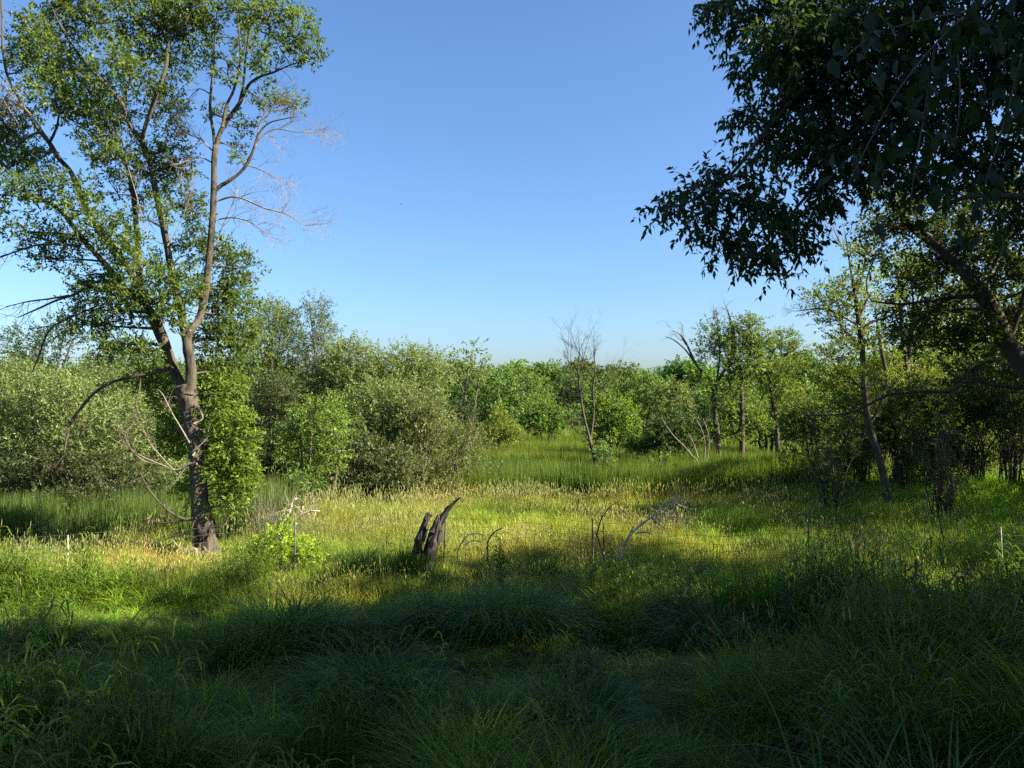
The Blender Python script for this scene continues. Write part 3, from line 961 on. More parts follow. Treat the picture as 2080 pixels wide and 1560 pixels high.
for i in range(60):
    q = np.array([x + rng.normal() * .5, yy + rng.normal() * .5, z + rng.uniform(0, .15)])
    bare(mb_, q, norm(np.array([rng.normal(), rng.normal(), .7])), rng.uniform(.5, 1.1), .012, 1, .3, 3, .1, 2)
part('twigs', mb_, M_BARK, rt, kind='stuff')


# ------------------------------------------------------------------ the big multi-stemmed tree at left
def build_hero():
    d = 19.0
    b = P(420, 1128, d); b[2] = float(gz(b[0], b[1])) - .1
    root = empty('box_elder_tree', b, 'tall multi-stemmed tree with furrowed trunk and dead side branches, left of the meadow', 'tree')
    SP = []; SR = []

    def L(pts, nm='limb', sides=14, ridge=.2, step=.09):
        p, r = pxlimb(pts, d)
        r = r * (.80 if nm == 'limb' else .92)
        if nm == 'trunk': p = np.vstack([b, p]); r = np.concatenate([[r[0] * 1.12], r])
        m = MB(); p, r = one_tube(m, p, r, step, sides, ridge)
        part(nm, m, M_BARK, root, True)
        SP.append(p); SR.append(r)

    L([(423, 1128, 54), (418, 1105, 46), (412, 1065, 42), (406, 1020, 37), (402, 975, 34), (399, 930, 33), (394, 890, 34), (388, 850, 34), (382, 810, 38), (376, 782, 40)], 'trunk', 32, .3, .05)
    L([(384, 800, 28, -.1), (389, 765, 26, -.1), (386, 733, 25, -.15), (381, 705, 23, -.2), (380, 688, 22, -.2), (390, 668, 18, -.2), (404, 648, 18), (412, 617, 17), (420, 575, 17), (424, 530, 16), (430, 465, 15.5), (434, 390, 15), (435, 327, 14.5), (438, 296, 14)], 'limb', 20, .22)
    L([(438, 300, 13), (446, 272, 11), (458, 250, 11), (470, 233, 11), (485, 212, 10), (496, 190, 8.5), (508, 169, 7), (530, 155, 6), (558, 146, 5), (590, 132, 3.5), (640, 118, 2)])
    L([(485, 214, 7), (494, 170, 6), (500, 110, 5), (510, 40, 4), (516, -40, 3)])
    L([(436, 298, 8, .3), (433, 265, 7.5, .3), (427, 228, 7, .3), (428, 190, 6.5, .3), (434, 135, 5, .3), (436, 80, 4, .3), (442, 10, 2.5, .3)])
    L([(452, 258, 8, -.3), (460, 215, 7, -.3), (475, 182, 6, -.3), (488, 125, 5, -.3), (484, 50, 3.5, -.3), (478, -20, 2, -.3)])
    L([(437, 388, 10), (450, 376, 9.5), (466, 367, 9), (485, 353, 8.5), (502, 333, 8), (514, 306, 7), (526, 272, 5), (546, 250, 4), (575, 242, 3), (606, 236, 2)])
    # middle stem
    L([(380, 700, 20, .3), (370, 650, 19, .4), (359, 600, 18, .5), (347, 540, 17, .5), (332, 462, 16, .5), (316, 388, 15, .5), (304, 327, 14.5, .5), (286, 285, 13, .5), (266, 258, 12, .5), (250, 216, 11, .5), (230, 188, 10, .5), (173, 127, 7, .3), (127, 58, 5, .2), (92, -10, 4, .1)], 'limb', 18)
    L([(287, 290, 11, .5), (296, 255, 10.5, .4), (306, 228, 10, .4), (320, 185, 9.5, .3), (337, 136, 9, .3), (343, 88, 8, .3), (366, 66, 6, .3), (386, 23, 5, .3), (400, -30, 4, .3)])
    L([(342, 92, 6, .3), (336, 55, 5, .5), (315, 20, 4, .6), (300, -30, 3, .6)])
    L([(251, 218, 9, .5), (258, 180, 8, .7), (266, 146, 7.5, .8), (258, 88, 6, .9), (240, 20, 5, 1), (228, -40, 4, 1)])
    # second middle stem
    L([(345, 730, 20, .5), (322, 680, 18, .7), (306, 637, 17, .9), (290, 590, 16, 1.0), (281, 548, 15, 1.0), (277, 461, 14, 1.0), (266, 365, 12, 1.0), (249, 319, 10, 1.0), (219, 254, 8, 1.0), (186, 192, 6, 1.0), (150, 150, 4, 1.0)], 'limb', 16)
    # left limb
    L([(372, 795, 28, .1), (356, 758, 26, .1), (346, 733, 25, .1), (330, 680, 22, .1), (304, 629, 20), (270, 600, 18), (246, 580, 17), (215, 538, 14, -.2), (173, 492, 12, -.5), (135, 442, 10, -.8), (104, 415, 8, -1), (58, 402, 6, -1.2), (5, 396, 4, -1.4), (-40, 400, 3, -1.4)], 'limb', 18)
    L([(304, 629, 16, -.2), (268, 560, 14, -.2), (238, 515, 12, -.2), (205, 478, 12, -.1), (175, 420, 12), (146, 354, 13), (120, 322, 12), (100, 290, 11), (78, 262, 10), (52, 222, 8), (32, 188, 7), (14, 150, 6), (6, 100, 6), (4, 40, 5), (2, -30, 5)], 'limb', 14)
    L([(238, 515, 7), (208, 470, 7, .4), (173, 435, 6, .6), (140, 425, 5, .8)])
    # low dark arms
    for pts in ([(352, 745, 8), (320, 756, 7), (288, 762, 7), (231, 775, 6.5), (192, 798, 6), (165, 829, 5.5), (142, 864, 5), (129, 925, 3)],
                [(228, 570, 8), (192, 574, 6), (154, 597, 5), (115, 610, 4.5), (75, 628, 3.5), (36, 645, 2)],
                [(140, 600, 4), (100, 607, 3.5), (60, 612, 3), (12, 623, 1.5)],
                [(165, 500, 5, -.5), (120, 496, 5, -.8), (77, 497, 4, -1), (30, 512, 3.5, -1), (-20, 530, 3, -1)],
                [(150, 640, 5), (128, 650, 4), (98, 675, 3.5), (80, 720, 3), (66, 755, 2)],
                [(200, 620, 4), (150, 642, 4), (110, 660, 3), (60, 668, 2)],
                [(286, 765, 4), (283, 790, 4), (276, 820, 3), (280, 845, 2)]):
        p, r = pxlimb(pts, d); m = MB(); p, r = one_tube(m, p, r, .15, 7, .15)
        dv = norm(p[-1] - p[0])
        for kk in range(7):
            i = rng.integers(len(p) // 3, len(p)); bare(m, p[i], norm(dv * .6 + rand_unit(1)[0] * .7 + [0, 0, -.3]), rng.uniform(.3, .9), .008, 1, .35, 3, -.1)
        part('dead_branch', m, M_BARKD, root, True)
    # pale dead side branches on the right of the right-hand stem
    for pts, nt, ln in (([(440, 408, 6), (481, 400, 5), (538, 423, 4), (580, 434, 3), (617, 458, 1.5)], 12, .9),
                        ([(440, 446, 5), (473, 442, 4), (510, 452, 3), (545, 480, 1.5)], 9, .8),
                        ([(441, 490, 4), (452, 460, 3.5), (470, 420, 3), (482, 385, 2)], 5, .6),
                        ([(515, 300, 5), (535, 275, 4), (560, 262, 3), (600, 268, 2), (636, 268, 1)], 12, .9),
                        ([(520, 290, 4), (530, 245, 3.5), (555, 215, 3), (600, 190, 1.5)], 8, .8),
                        ([(502, 335, 4), (530, 345, 3), (560, 362, 2), (580, 370, 1)], 7, .7),
                        ([(430, 305, 4), (408, 282, 4), (388, 275, 3), (375, 268, 2)], 6, .5),
                        ([(430, 330, 4), (405, 318, 3.5), (385, 325, 3), (370, 350, 2)], 6, .5),
                        ([(428, 192, 4), (405, 180, 3), (385, 200, 2), (370, 240, 1)], 10, .8),
                        ([(340, 500, 2.6), (365, 455, 2.4), (385, 400, 2), (393, 345, 1)], 8, .5),
                        ([(300, 480, 2.4, -.8), (278, 400, 2.2, -.8), (258, 330, 2, -.8), (240, 240, 1.2, -.8)], 9, .6),
                        ([(100, 285, 4, -.4), (60, 230, 3, -.4), (20, 190, 2.5, -.4), (0, 150, 2, -.4)], 12, .9),
                        ([(120, 310, 4, -.4), (70, 300, 3, -.4), (30, 240, 2.5, -.4), (5, 200, 2, -.4)], 8, .9)):
        p, r = pxlimb(pts, d); r = r * .75; m = MB(); p, r = one_tube(m, p, r, .12, 6)
        dv = norm(p[-1] - p[0])
        for kk in range(nt + 4):
            i = rng.integers(len(p) // 4, len(p)); bare(m, p[i], norm(dv * .8 + rand_unit(1)[0] * .65), ln * rng.uniform(.5, 1.2), .0075, 2, .3, 3, .0)
        part('dead_branch', m, M_DRY, root, True)
    # pale bare shoots round the lower trunk
    for pts in ([(400, 941, 7), (385, 942, 6), (360, 955, 4), (330, 945, 3), (295, 930, 2.5), (262, 912, 2), (225, 890, 1.5)],
                [(385, 942, 4), (370, 958, 4), (358, 975, 3), (354, 985, 2)],
                [(350, 952, 3), (325, 925, 2.5), (305, 900, 2), (290, 870, 1.5)],
                [(330, 945, 3), (290, 935, 2.5), (262, 905, 2), (255, 880, 1.5), (268, 865, 1)],
                [(385, 900, 4), (368, 870, 3), (350, 840, 2.5), (330, 800, 2), (318, 790, 1)],
                [(392, 925, 4), (405, 905, 3), (420, 890, 3), (424, 862, 2)],
                [(398, 1052, 6), (380, 1056, 6), (354, 1046, 5), (325, 1022, 4), (300, 990, 3), (285, 960, 2)],
                [(396, 1052, 4), (384, 1080, 4), (350, 1090, 3), (305, 1110, 2)],
                [(400, 1095, 4), (380, 1090, 3.5), (355, 1100, 3), (330, 1115, 2)],
                [(372, 1057, 4), (330, 1062, 3), (290, 1052, 2)],
                [(430, 1085, 5), (455, 1065, 4), (470, 1040, 2)],
                [(395, 860, 4), (412, 850, 3), (405, 830, 2)]):
        p, r = pxlimb(pts, d - .3); m = MB(); p, r = one_tube(m, p, r, .1, 6)
        dv = norm(p[-1] - p[0])
        for kk in range(4):
            i = rng.integers(len(p) // 4, len(p)); bare(m, p[i], norm(dv * .6 + rand_unit(1)[0] * .5 + [0, 0, .5]), rng.uniform(.25, .6), .006, 1, .4, 3, .2)
        part('bare_shoot', m, M_DRY if pts[0][1] < 1000 else M_BARK, root, True)

    SPa = np.concatenate(SP); SRa = np.concatenate(SR)
    lob = [(95, 95, 75, 62), (70, 60, 40, 40), (190, 45, 100, 55), (300, 35, 85, 65), (150, 165, 95, 75), (60, 130, 45, 50), (255, 145, 75, 70), (335, 110, 60, 75),
           (372, 50, 60, 55), (400, 10, 55, 40), (240, 225, 65, 60), (335, 215, 38, 50), (180, 230, 70, 45), (110, 200, 50, 50), (270, 5, 90, 40), (150, 0, 60, 40), (420, 60, 25, 45),
           (15, 235, 50, 60, 21), (25, 320, 55, 60, 21), (-30, 280, 60, 80, 21), (70, 330, 45, 35, 20.5),
           (50, 385, 60, 30, 17.6), (120, 385, 70, 35, 17.8), (10, 430, 38, 42, 17.6), (60, 470, 60, 35, 18), (170, 430, 60, 45, 18), (215, 475, 50, 45, 18.4), (120, 530, 65, 30, 18.6),
           (235, 325, 55, 50), (200, 290, 40, 40), (310, 335, 40, 65, 20), (355, 300, 28, 55, 19.6), (375, 340, 25, 30), (345, 385, 38, 55, 20), (240, 395, 50, 50, 20), (300, 440, 45, 50, 18.5), (395, 430, 35, 35, 20),
           (285, 540, 60, 55, 18.4), (180, 560, 55, 40, 18.5), (240, 610, 60, 45, 18.4), (330, 600, 50, 50, 18.5), (170, 660, 50, 30, 18.6), (270, 700, 60, 35, 18.4), (350, 540, 40, 50, 19.8), (120, 490, 50, 35, 18.5), (255, 500, 40, 40, 18.2), (400, 500, 40, 60, 20), (495, 545, 42, 40, 20), (450, 520, 40, 45, 20.3), (375, 590, 50, 45, 18.7), (215, 590, 60, 38, 18.6), (150, 630, 50, 30, 18.6), (480, 590, 40, 40, 20),
           (260, 650, 65, 42, 18.5), (330, 650, 45, 55, 18.3), (440, 600, 45, 45, 20), (220, 700, 45, 25, 18.5), (295, 710, 40, 30, 18.4), (310, 735, 40, 25, 20),
           (470, 640, 60, 55, 20), (445, 690, 65, 60, 20.2), (490, 700, 55, 45, 20.4), (455, 760, 62, 52, 20), (420, 790, 40, 40, 19.9), (300, 780, 40, 25, 20.5), (340, 820, 30, 40, 20.6),
           (545, 35, 75, 50), (605, 70, 45, 50), (505, 95, 42, 50), (560, 140, 52, 40), (490, 20, 45, 40), (625, 110, 32, 22), (595, 215, 32, 22), (550, 215, 38, 20), (487, 310, 14, 38), (500, 255, 22, 22), (465, 140, 22, 40), (440, 230, 20, 22), (430, 120, 14, 40),
           (455, 800, 42, 32, 19.3), (462, 850, 48, 42, 19.2), (470, 905, 42, 42, 19.1), (468, 955, 50, 40, 19.1), (478, 990, 34, 38, 19.0), (500, 940, 26, 22, 19), (495, 885, 26, 20, 19), (455, 1030, 32, 28, 19.1), (430, 920, 24, 60, 19.8), (375, 880, 32, 55, 20.2), (345, 900, 30, 35, 20.4), (385, 990, 22, 45, 19.9), (405, 820, 30, 40, 19.6)]
    C, R = lobes_px(lob, d, 1.4)
    low = C[:, 2] < P(0, 770, d)[2]
    tw = MB()
    pc, rc = connect(tw, C, SPa, SRa, .035, .012, 5, 7)
    SPc = np.concatenate([SPa, pc]); SRc = np.concatenate([SRa, rc])
    sub = 9
    T2 = np.concatenate([c + rand_unit(sub) * r * rng.uniform(.45, .95, (sub, 1)) for c, r in zip(C, R)])
    p2, r2 = connect(tw, T2, SPc, SRc, .016, .006, 4, 5)
    SPb = np.concatenate([SPc, p2]); SRb = np.concatenate([SRc, r2])
    for sel, nm, dens, colr, yl in ((~low, 'crown', 100, (.076, .128, .032), .38), (low, 'lower_foliage', 170, (.100, .170, .028), .5)):
        Q, A = lobe_sprays(C[sel], R[sel], dens, .5, .15, .1)
        # gaps
        keep = noise2(Q[:, 0] * 1.6 + 7, Q[:, 2] * 1.6 + Q[:, 1] * .8) > (.33 if nm == 'crown' else .12)
        Q, A = Q[keep], A[keep]
        connect(tw, Q[::4], SPb, SRb, .007, .003, 3, 3)
        lm = MB(); leaves(lm, Q, A, .30 * rng.uniform(.6, 1.3, len(Q)), 11, .105, .044, colr, .2, .15, yl)
        part(nm, lm, M_LEAF, root, kind='stuff')
    part('branches', tw, M_BARK, root, True, kind='stuff')


build_hero()

# ------------------------------------------------------------------ willows and shrubs behind the meadow
WIL = (.135, .190, .068)
WIL_D = (.112, .162, .056)
BOX = (.070, .135, .026)
GW = 'willow bushes behind the meadow'


def willow(px, py, rx, ry, d, label, col=WIL, lobes=None, **kw):
    if lobes is None:
        lobes = [(px, py - ry * .25, rx * .55, ry * .6), (px - rx * .5, py + ry * .05, rx * .48, ry * .55), (px + rx * .5, py + ry * .05, rx * .48, ry * .55),
                 (px - rx * .15, py - ry * .6, rx * .38, ry * .35), (px + rx * .3, py - ry * .5, rx * .35, ry * .35), (px, py + ry * .45, rx * .75, ry * .45)]
    base_y = py + ry
    yb = 795 + 3.9 / d * FPX
    lobes = list(lobes) + [(px - rx * .5, yb, rx * .5, 40), (px + rx * .5, yb, rx * .5, 40), (px, yb + 5, rx * .5, 36), (px - rx * .4, (py + yb) / 2 + 15, rx * .55, (yb - py) * .3), (px + rx * .4, (py + yb) / 2 + 15, rx * .55, (yb - py) * .3)]
    a = dict(col=col, leaf=(.130, .041), lai=2.1, k=13, spray=.5, mat=M_WILLOW, up=.5, jit=1.0, stems=7, stem_r=.06, twig_every=5, flat=1.1, shell=.42, yellow=.3)
    a.update(kw)
    return make_tree('willow_bush', label, 'willow', GW, (px, base_y), d, lobes, **a)


willow(95, 862, 165, 115, 27.5, 'big olive willow bush at the far left above the reeds')
willow(20, 800, 110, 72, 33, 'willow crown behind the big olive bush, cut by the left frame edge', WIL_D)
willow(205, 812, 120, 80, 34, 'willow bush seen between the left frame edge bushes and the big trunk', WIL_D)
willow(275, 900, 120, 105, 28.5, 'willow bush just left of the multi-stemmed trunk', WIL)
willow(150, 960, 190, 45, 26, 'low dark skirt of willow shoots along the reed edge at left', (.055, .075, .03))
willow(555, 705, 82, 105, 36, 'open-topped willow with dark arching limbs showing sky between them', WIL_D, lai=2.1)
willow(648, 700, 42, 100, 35, 'willow with a narrow spire rising above the others', (.085, .12, .055), lobes=[(648, 640, 22, 38), (655, 690, 32, 45), (640, 740, 45, 50), (660, 780, 50, 45)], lai=2.4)
willow(715, 775, 100, 95, 33.5, 'broad rounded willow right of the narrow spire', WIL)
willow(840, 765, 95, 70, 34.5, 'rounded willow forming the right shoulder of the thicket', WIL)
willow(770, 860, 110, 95, 31, 'dark olive willow in the middle of the thicket', WIL_D)
willow(560, 850, 80, 100, 32, 'shaded willow between the big trunk and the bright leafy bush', (.06, .085, .035))
willow(852, 870, 85, 70, 30, 'pale olive willow bush low on the right of the thicket', (.10, .128, .048))
willow(930, 905, 75, 45, 31.5, 'willow shoots thinning out to the right into the reeds', (.10, .13, .048), lai=1.5)
willow(745, 940, 110, 55, 29, 'low willow growth at the foot of the thicket above the meadow', (.075, .10, .04))

GB = 'leafy bushes around the marsh'


def bush(name, px, py, rx, ry, d, label, col=BOX, cat='bush', lobes=None, group=GB, **kw):
    if lobes is None:
        lobes = [(px, py - ry * .35, rx * .6, ry * .55), (px - rx * .5, py + ry * .05, rx * .45, ry * .5), (px + rx * .5, py + ry * .05, rx * .45, ry * .5), (px, py + ry * .4, rx * .75, ry * .45),
                 (px + rx * .25, py - ry * .05, rx * .4, ry * .4)]
    a = dict(col=tuple(v * 1.22 for v in col), leaf=(.12, .055), lai=2.5, k=12, spray=.4, up=.25, jit=.7, stems=5, stem_r=.05, twig_every=6, yellow=.35, shell=.38)
    if d > 38 and py > 740:
        yb = 795 + 3.4 / d * FPX
        hh = max((yb - py) * .4, 12)
        lobes = list(lobes) + [(px - rx * .4, (py + yb) / 2, rx * .5, hh), (px + rx * .4, (py + yb) / 2, rx * .5, hh), (px, yb - hh * .5, rx * .7, hh * .7)]
    a.update(kw)
    return make_tree(name, label, cat, group, (px, py + ry), d, lobes, **a)


bush('bushy_tree', 640, 880, 80, 90, 25.5, 'bright green bush with layered boughs before the willow thicket', (.092, .155, .034),
     lobes=[(640, 828, 45, 26), (620, 850, 30, 25), (675, 850, 32, 28), (600, 875, 38, 24), (650, 875, 40, 28), (688, 885, 22, 26), (565, 900, 38, 24), (625, 915, 35, 24), (680, 925, 28, 30), (585, 935, 25, 20), (655, 950, 24, 18)], lai=2.3, jit=.5, leaf=(.09, .042), up=.05)
bush('low_bush', 612, 985, 42, 28, 24.5, 'small low green bush under the layered one', (.065, .13, .03))
bush('yellow_green_shrub', 568, 1125, 68, 42, 17.3, 'bright yellow-green shrub in the sun by the fence', (.17, .27, .028), lobes=[(570, 1098, 34, 26), (532, 1118, 32, 26), (608, 1115, 34, 26), (575, 1130, 55, 26), (582, 1070, 15, 20), (628, 1130, 20, 18), (530, 1142, 26, 18)], leaf=(.075, .038), lai=3.4, jit=.3, stems=5, stem_r=.015, spray=.22)
bush('ivy_clump', 1228, 925, 20, 28, 37, 'leafy clump wrapped round the foot of the bare tree', (.06, .12, .04), lai=1.6, group=None)
bush('round_bush', 1110, 845, 55, 42, 57, 'round bush in the middle distance, dark on its left side', (.062, .125, .025), leaf=(.17, .09))
bush('round_bush', 1245, 850, 60, 50, 47, 'bright bush right behind the bare tree', (.085, .15, .028), leaf=(.15, .075), lobes=[(1215, 830, 30, 34), (1250, 825, 32, 32), (1275, 850, 28, 34), (1230, 870, 40, 32), (1275, 885, 26, 28)])
bush('dark_bush', 1365, 880, 58, 58, 42, 'dark shaded bush right of the bright one behind the bare tree', (.035, .065, .024), leaf=(.13, .065))
bush('pointed_bush', 1015, 865, 48, 42, 47, 'pale yellow-green pointed bush at the left end of the open reeds', (.10, .145, .035), leaf=(.14, .06), lobes=[(1012, 845, 18, 25), (1015, 870, 34, 28), (1040, 882, 26, 20), (985, 880, 30, 24)])
bush('dark_bush', 935, 840, 34, 34, 40, 'dark gap-filling bush beside the pale pointed one', (.03, .05, .022))
bush('leafy_bush', 1300, 905, 36, 30, 44, 'bush in the reeds between the bright bush and the dark one', (.05, .10, .024))
bush('leafy_bush', 1340, 945, 40, 26, 37, 'sunlit low bush in the rank grass below the dark bush', (.07, .12, .03), lai=1.2)

GT = 'trees in the middle distance'


def mid(px, py, rx, ry, d, label, col=(.06, .115, .03), **kw):
    a = dict(leaf=(.22, .11), lai=2.3, k=10, spray=.6, jit=1.2, stems=4, stem_r=.12, twig_every=8, sub=4)
    rx *= 1.1; ry *= 1.1
    a.update(kw)
    return bush('marsh_tree', px, py, rx, ry, d, label, col, 'tree', group=GT, **a)


mid(948, 725, 42, 45, 56, 'wispy tree with a broken dark limb beyond the right shoulder of the willows', (.085, .125, .045), lai=1.2,
    lobes=[(960, 712, 22, 20), (925, 735, 30, 22), (975, 740, 22, 18), (950, 765, 45, 28)], bareb=(([(960, 775, 7), (972, 760, 6), (981, 750, 3)], 1, .8, M_BARKD),))
mid(1000, 800, 62, 60, 62, 'tree with dark forked stems above the pointed bush', (.065, .125, .035), lobes=[(980, 780, 40, 35), (1025, 785, 35, 32), (1000, 820, 50, 35), (1050, 815, 30, 30)])
mid(1075, 795, 50, 38, 78, 'rounded tree behind and above the round bush', (.07, .125, .035))
mid(1045, 770, 55, 25, 98, 'distant tree left of the darkest distant crown', (.06, .11, .035), leaf=(.3, .16))
mid(1100, 762, 32, 20, 118, 'darkest distant crown on the skyline left of the bare tree', (.028, .06, .03), leaf=(.32, .18))
mid(1160, 785, 50, 36, 88, 'mid-green tree seen left of the bare tree stems', (.06, .115, .035), leaf=(.26, .14))
mid(1265, 760, 48, 26, 112, 'domed distant crown on the skyline right of the bare tree', (.065, .115, .04), leaf=(.32, .18))
mid(1225, 800, 45, 45, 66, 'tree rising behind the bright bush', (.07, .12, .04))
mid(1315, 800, 52, 55, 64, 'feathery tree with dark stem right of the bright bush', (.07, .125, .038), lai=1.7)
mid(1370, 815, 48, 48, 60, 'greyish-green tree left of the dead-topped tree', (.08, .12, .045))
mid(1405, 755, 45, 22, 105, 'very dark distant crown behind the dead-topped tree', (.022, .045, .03), leaf=(.32, .18))
mid(980, 765, 40, 18, 90, 'distant tree just left of the skyline dip', (.06, .11, .035), leaf=(.28, .15))
mid(60, 690, 70, 40, 45, 'dark round-headed tree on the left skyline with sky showing through', (.035, .065, .026), lai=1.3, lobes=[(45, 688, 35, 26), (110, 672, 38, 24), (90, 705, 50, 28), (155, 690, 35, 22), (15, 712, 34, 25), (70, 740, 80, 25), (-30, 700, 40, 30)], leaf=(.15, .08))
mid(230, 740, 60, 35, 49, 'dark tree behind the willows left of the big trunk', (.045, .075, .03))
mid(1645, 760, 55, 45, 75, 'dark distant tree seen between the two right-hand groups', (.045, .085, .035))
mid(1650, 830, 60, 60, 50, 'pale green bushy tree glowing behind the right-hand trunks', (.08, .14, .035))
mid(1560, 850, 70, 60, 52, 'leafy tree behind the slim dark trunks', (.07, .125, .035))
mid(1450, 840, 60, 60, 54, 'leafy tree behind the dead-topped tree', (.055, .10, .03))
mid(1790, 760, 90, 70, 46, 'bright leafy tree behind the tall thin trees at right', (.12, .19, .034), lai=2.2)  # leaf colour of these rear crowns is raised to look sunlit
mid(1930, 720, 110, 90, 42, 'yellow-green leafy tree behind the thicket at the right', (.12, .19, .034), lai=2.2)
mid(2080, 700, 90, 110, 40, 'leafy tree behind the thicket at the right frame edge', (.12, .19, .034), lai=2.2)

# ------------------------------------------------------------------ bare tree in the middle
def build_bare_tree():
    d = 37.0
    b = P(1212, 960, d); b[2] = float(gz(b[0], b[1])) - .1
    root = empty('bare_tree', b, 'slender leafless grey tree with two stems rising from the reeds', 'tree')
    L = [[(1212, 960, 13), (1210, 945, 11), (1205, 920, 10.5), (1199, 895, 10)],
         [(1199, 895, 8), (1192, 870, 7), (1186, 845, 6.5), (1180, 810, 6), (1176, 780, 5), (1174, 745, 4), (1178, 712, 2)],
         [(1199, 893, 7, .2), (1204, 860, 6, .3), (1206, 829, 5.5, .3), (1204, 791, 5, .3), (1209, 752, 4, .3), (1206, 716, 2, .3)],
         [(1188, 850, 4), (1168, 832, 3), (1145, 821, 1.5)], [(1178, 800, 4), (1166, 770, 3), (1158, 740, 2), (1150, 722, 1)],
         [(1206, 770, 4, .3), (1190, 742, 3, .3), (1180, 725, 2, .3), (1168, 700, 1, .3)], [(1208, 780, 3, .3), (1226, 770, 3, .3), (1240, 752, 1.5, .3)],
         [(1176, 775, 3), (1184, 735, 2.5), (1190, 705, 1.5)], [(1200, 900, 3), (1188, 888, 2.5), (1176, 878, 1.5)], [(1205, 800, 3, .3), (1218, 786, 2, .3), (1232, 800, 1.5, .3)],
         [(1183, 830, 3), (1172, 800, 2.5), (1152, 790, 1.5)]]
    for i, l in enumerate(L):
        p, r = pxlimb(l, d); m = MB()
        if i == 0: p = np.vstack([b, p]); r = np.concatenate([[r[0] * 1.2], r])
        p, r = one_tube(m, p, r * .75, .2, 7, .12)
        if i > 0:
            dv = norm(p[-1] - p[0])
            for k in range(10 if i < 3 else 6):
                j = rng.integers(len(p) // 3, len(p)); bare(m, p[j], norm(dv * .8 + rand_unit(1)[0] * .6 + [0, 0, .2]), rng.uniform(.7, 1.7), .016, 2, .22, 3, .15)
        part('trunk' if i == 0 else 'limb', m, M_BARK, root, True)


build_bare_tree()

# ------------------------------------------------------------------ right-hand trees
TG = 'slim trees at the edge of the right-hand wood'
kw = dict(leaf=(.12, .06), k=11, spray=.4, twig_every=3, jit=.9, yellow=.35, up=.3, sub=6)
make_tree('dead_topped_tree', 'tree with a forked dead grey top and one green lobe, left of the slim group', 'tree', TG, (1462, 962), 38,
          [(1452, 680, 36, 30), (1440, 715, 28, 24), (1480, 740, 24, 28), (1470, 700, 25, 25), (1430, 780, 26, 22), (1475, 810, 30, 32), (1450, 860, 28, 28)],
          [[(1462, 962, 14), (1460, 920, 11), (1457, 874, 10), (1451, 830, 9), (1450, 800, 9), (1452, 780, 8)],
           [(1452, 785, 7), (1438, 765, 6.5), (1417, 745, 6), (1405, 722, 5), (1393, 695, 4), (1379, 677, 2)],
           [(1452, 785, 7), (1470, 755, 6), (1485, 725, 5.5), (1487, 690, 5), (1486, 660, 4), (1478, 628, 2)],
           [(1410, 735, 4), (1390, 708, 3), (1368, 690, 2.5), (1352, 684, 1.5)], [(1452, 800, 5), (1462, 720, 4), (1458, 660, 3), (1455, 630, 1.5)]],
          col=(.08, .135, .034), lai=2.3, bareb=(([(1393, 700, 3), (1380, 678, 2.5), (1366, 672, 1.5)], 6, .9), ([(1486, 670, 3), (1480, 640, 2), (1476, 622, 1)], 8, .9), ([(1450, 650, 3), (1454, 630, 1)], 8, .8), ([(1450, 840, 3), (1470, 820, 2), (1480, 800, 1)], 8, .9)), **kw)
make_tree('slim_tree', 'slim dark-trunked tree with the tallest rounded head of its group', 'tree', TG, (1507, 962), 38,
          [(1520, 665, 38, 28), (1505, 700, 40, 30), (1540, 700, 32, 30), (1525, 740, 45, 32), (1495, 770, 30, 28), (1510, 815, 36, 32), (1535, 860, 30, 28), (1490, 880, 25, 22)],
          [[(1507, 962, 13), (1507, 900, 11), (1507, 829, 10), (1505, 775, 9), (1506, 745, 8)], [(1506, 750, 6), (1495, 720, 5), (1492, 690, 4), (1490, 660, 2)], [(1506, 755, 6), (1520, 725, 5), (1526, 690, 4), (1522, 655, 2)],
           [(1506, 810, 5), (1488, 790, 4), (1478, 768, 3)], [(1507, 850, 5), (1495, 830, 4), (1483, 800, 3), (1480, 780, 2)]],
          col=(.085, .14, .032), lai=2.8, **kw)
make_tree('slim_tree', 'slim tree with an open forked crown at the right of its group', 'tree', TG, (1581, 940), 42,
          [(1590, 690, 34, 22), (1565, 715, 35, 25), (1610, 715, 30, 22), (1600, 745, 38, 22), (1570, 790, 40, 30), (1605, 800, 34, 34), (1590, 850, 38, 32)],
          [[(1581, 940, 12), (1578, 880, 10), (1570, 820, 9), (1564, 778, 8), (1555, 748, 7)], [(1556, 752, 5), (1542, 725, 4), (1538, 705, 3), (1530, 690, 1.5)], [(1558, 755, 6), (1580, 735, 5), (1600, 718, 4), (1622, 705, 2)], [(1556, 750, 5), (1570, 715, 4), (1590, 690, 2)]],
          col=(.09, .145, .032), lai=2.2, **kw)
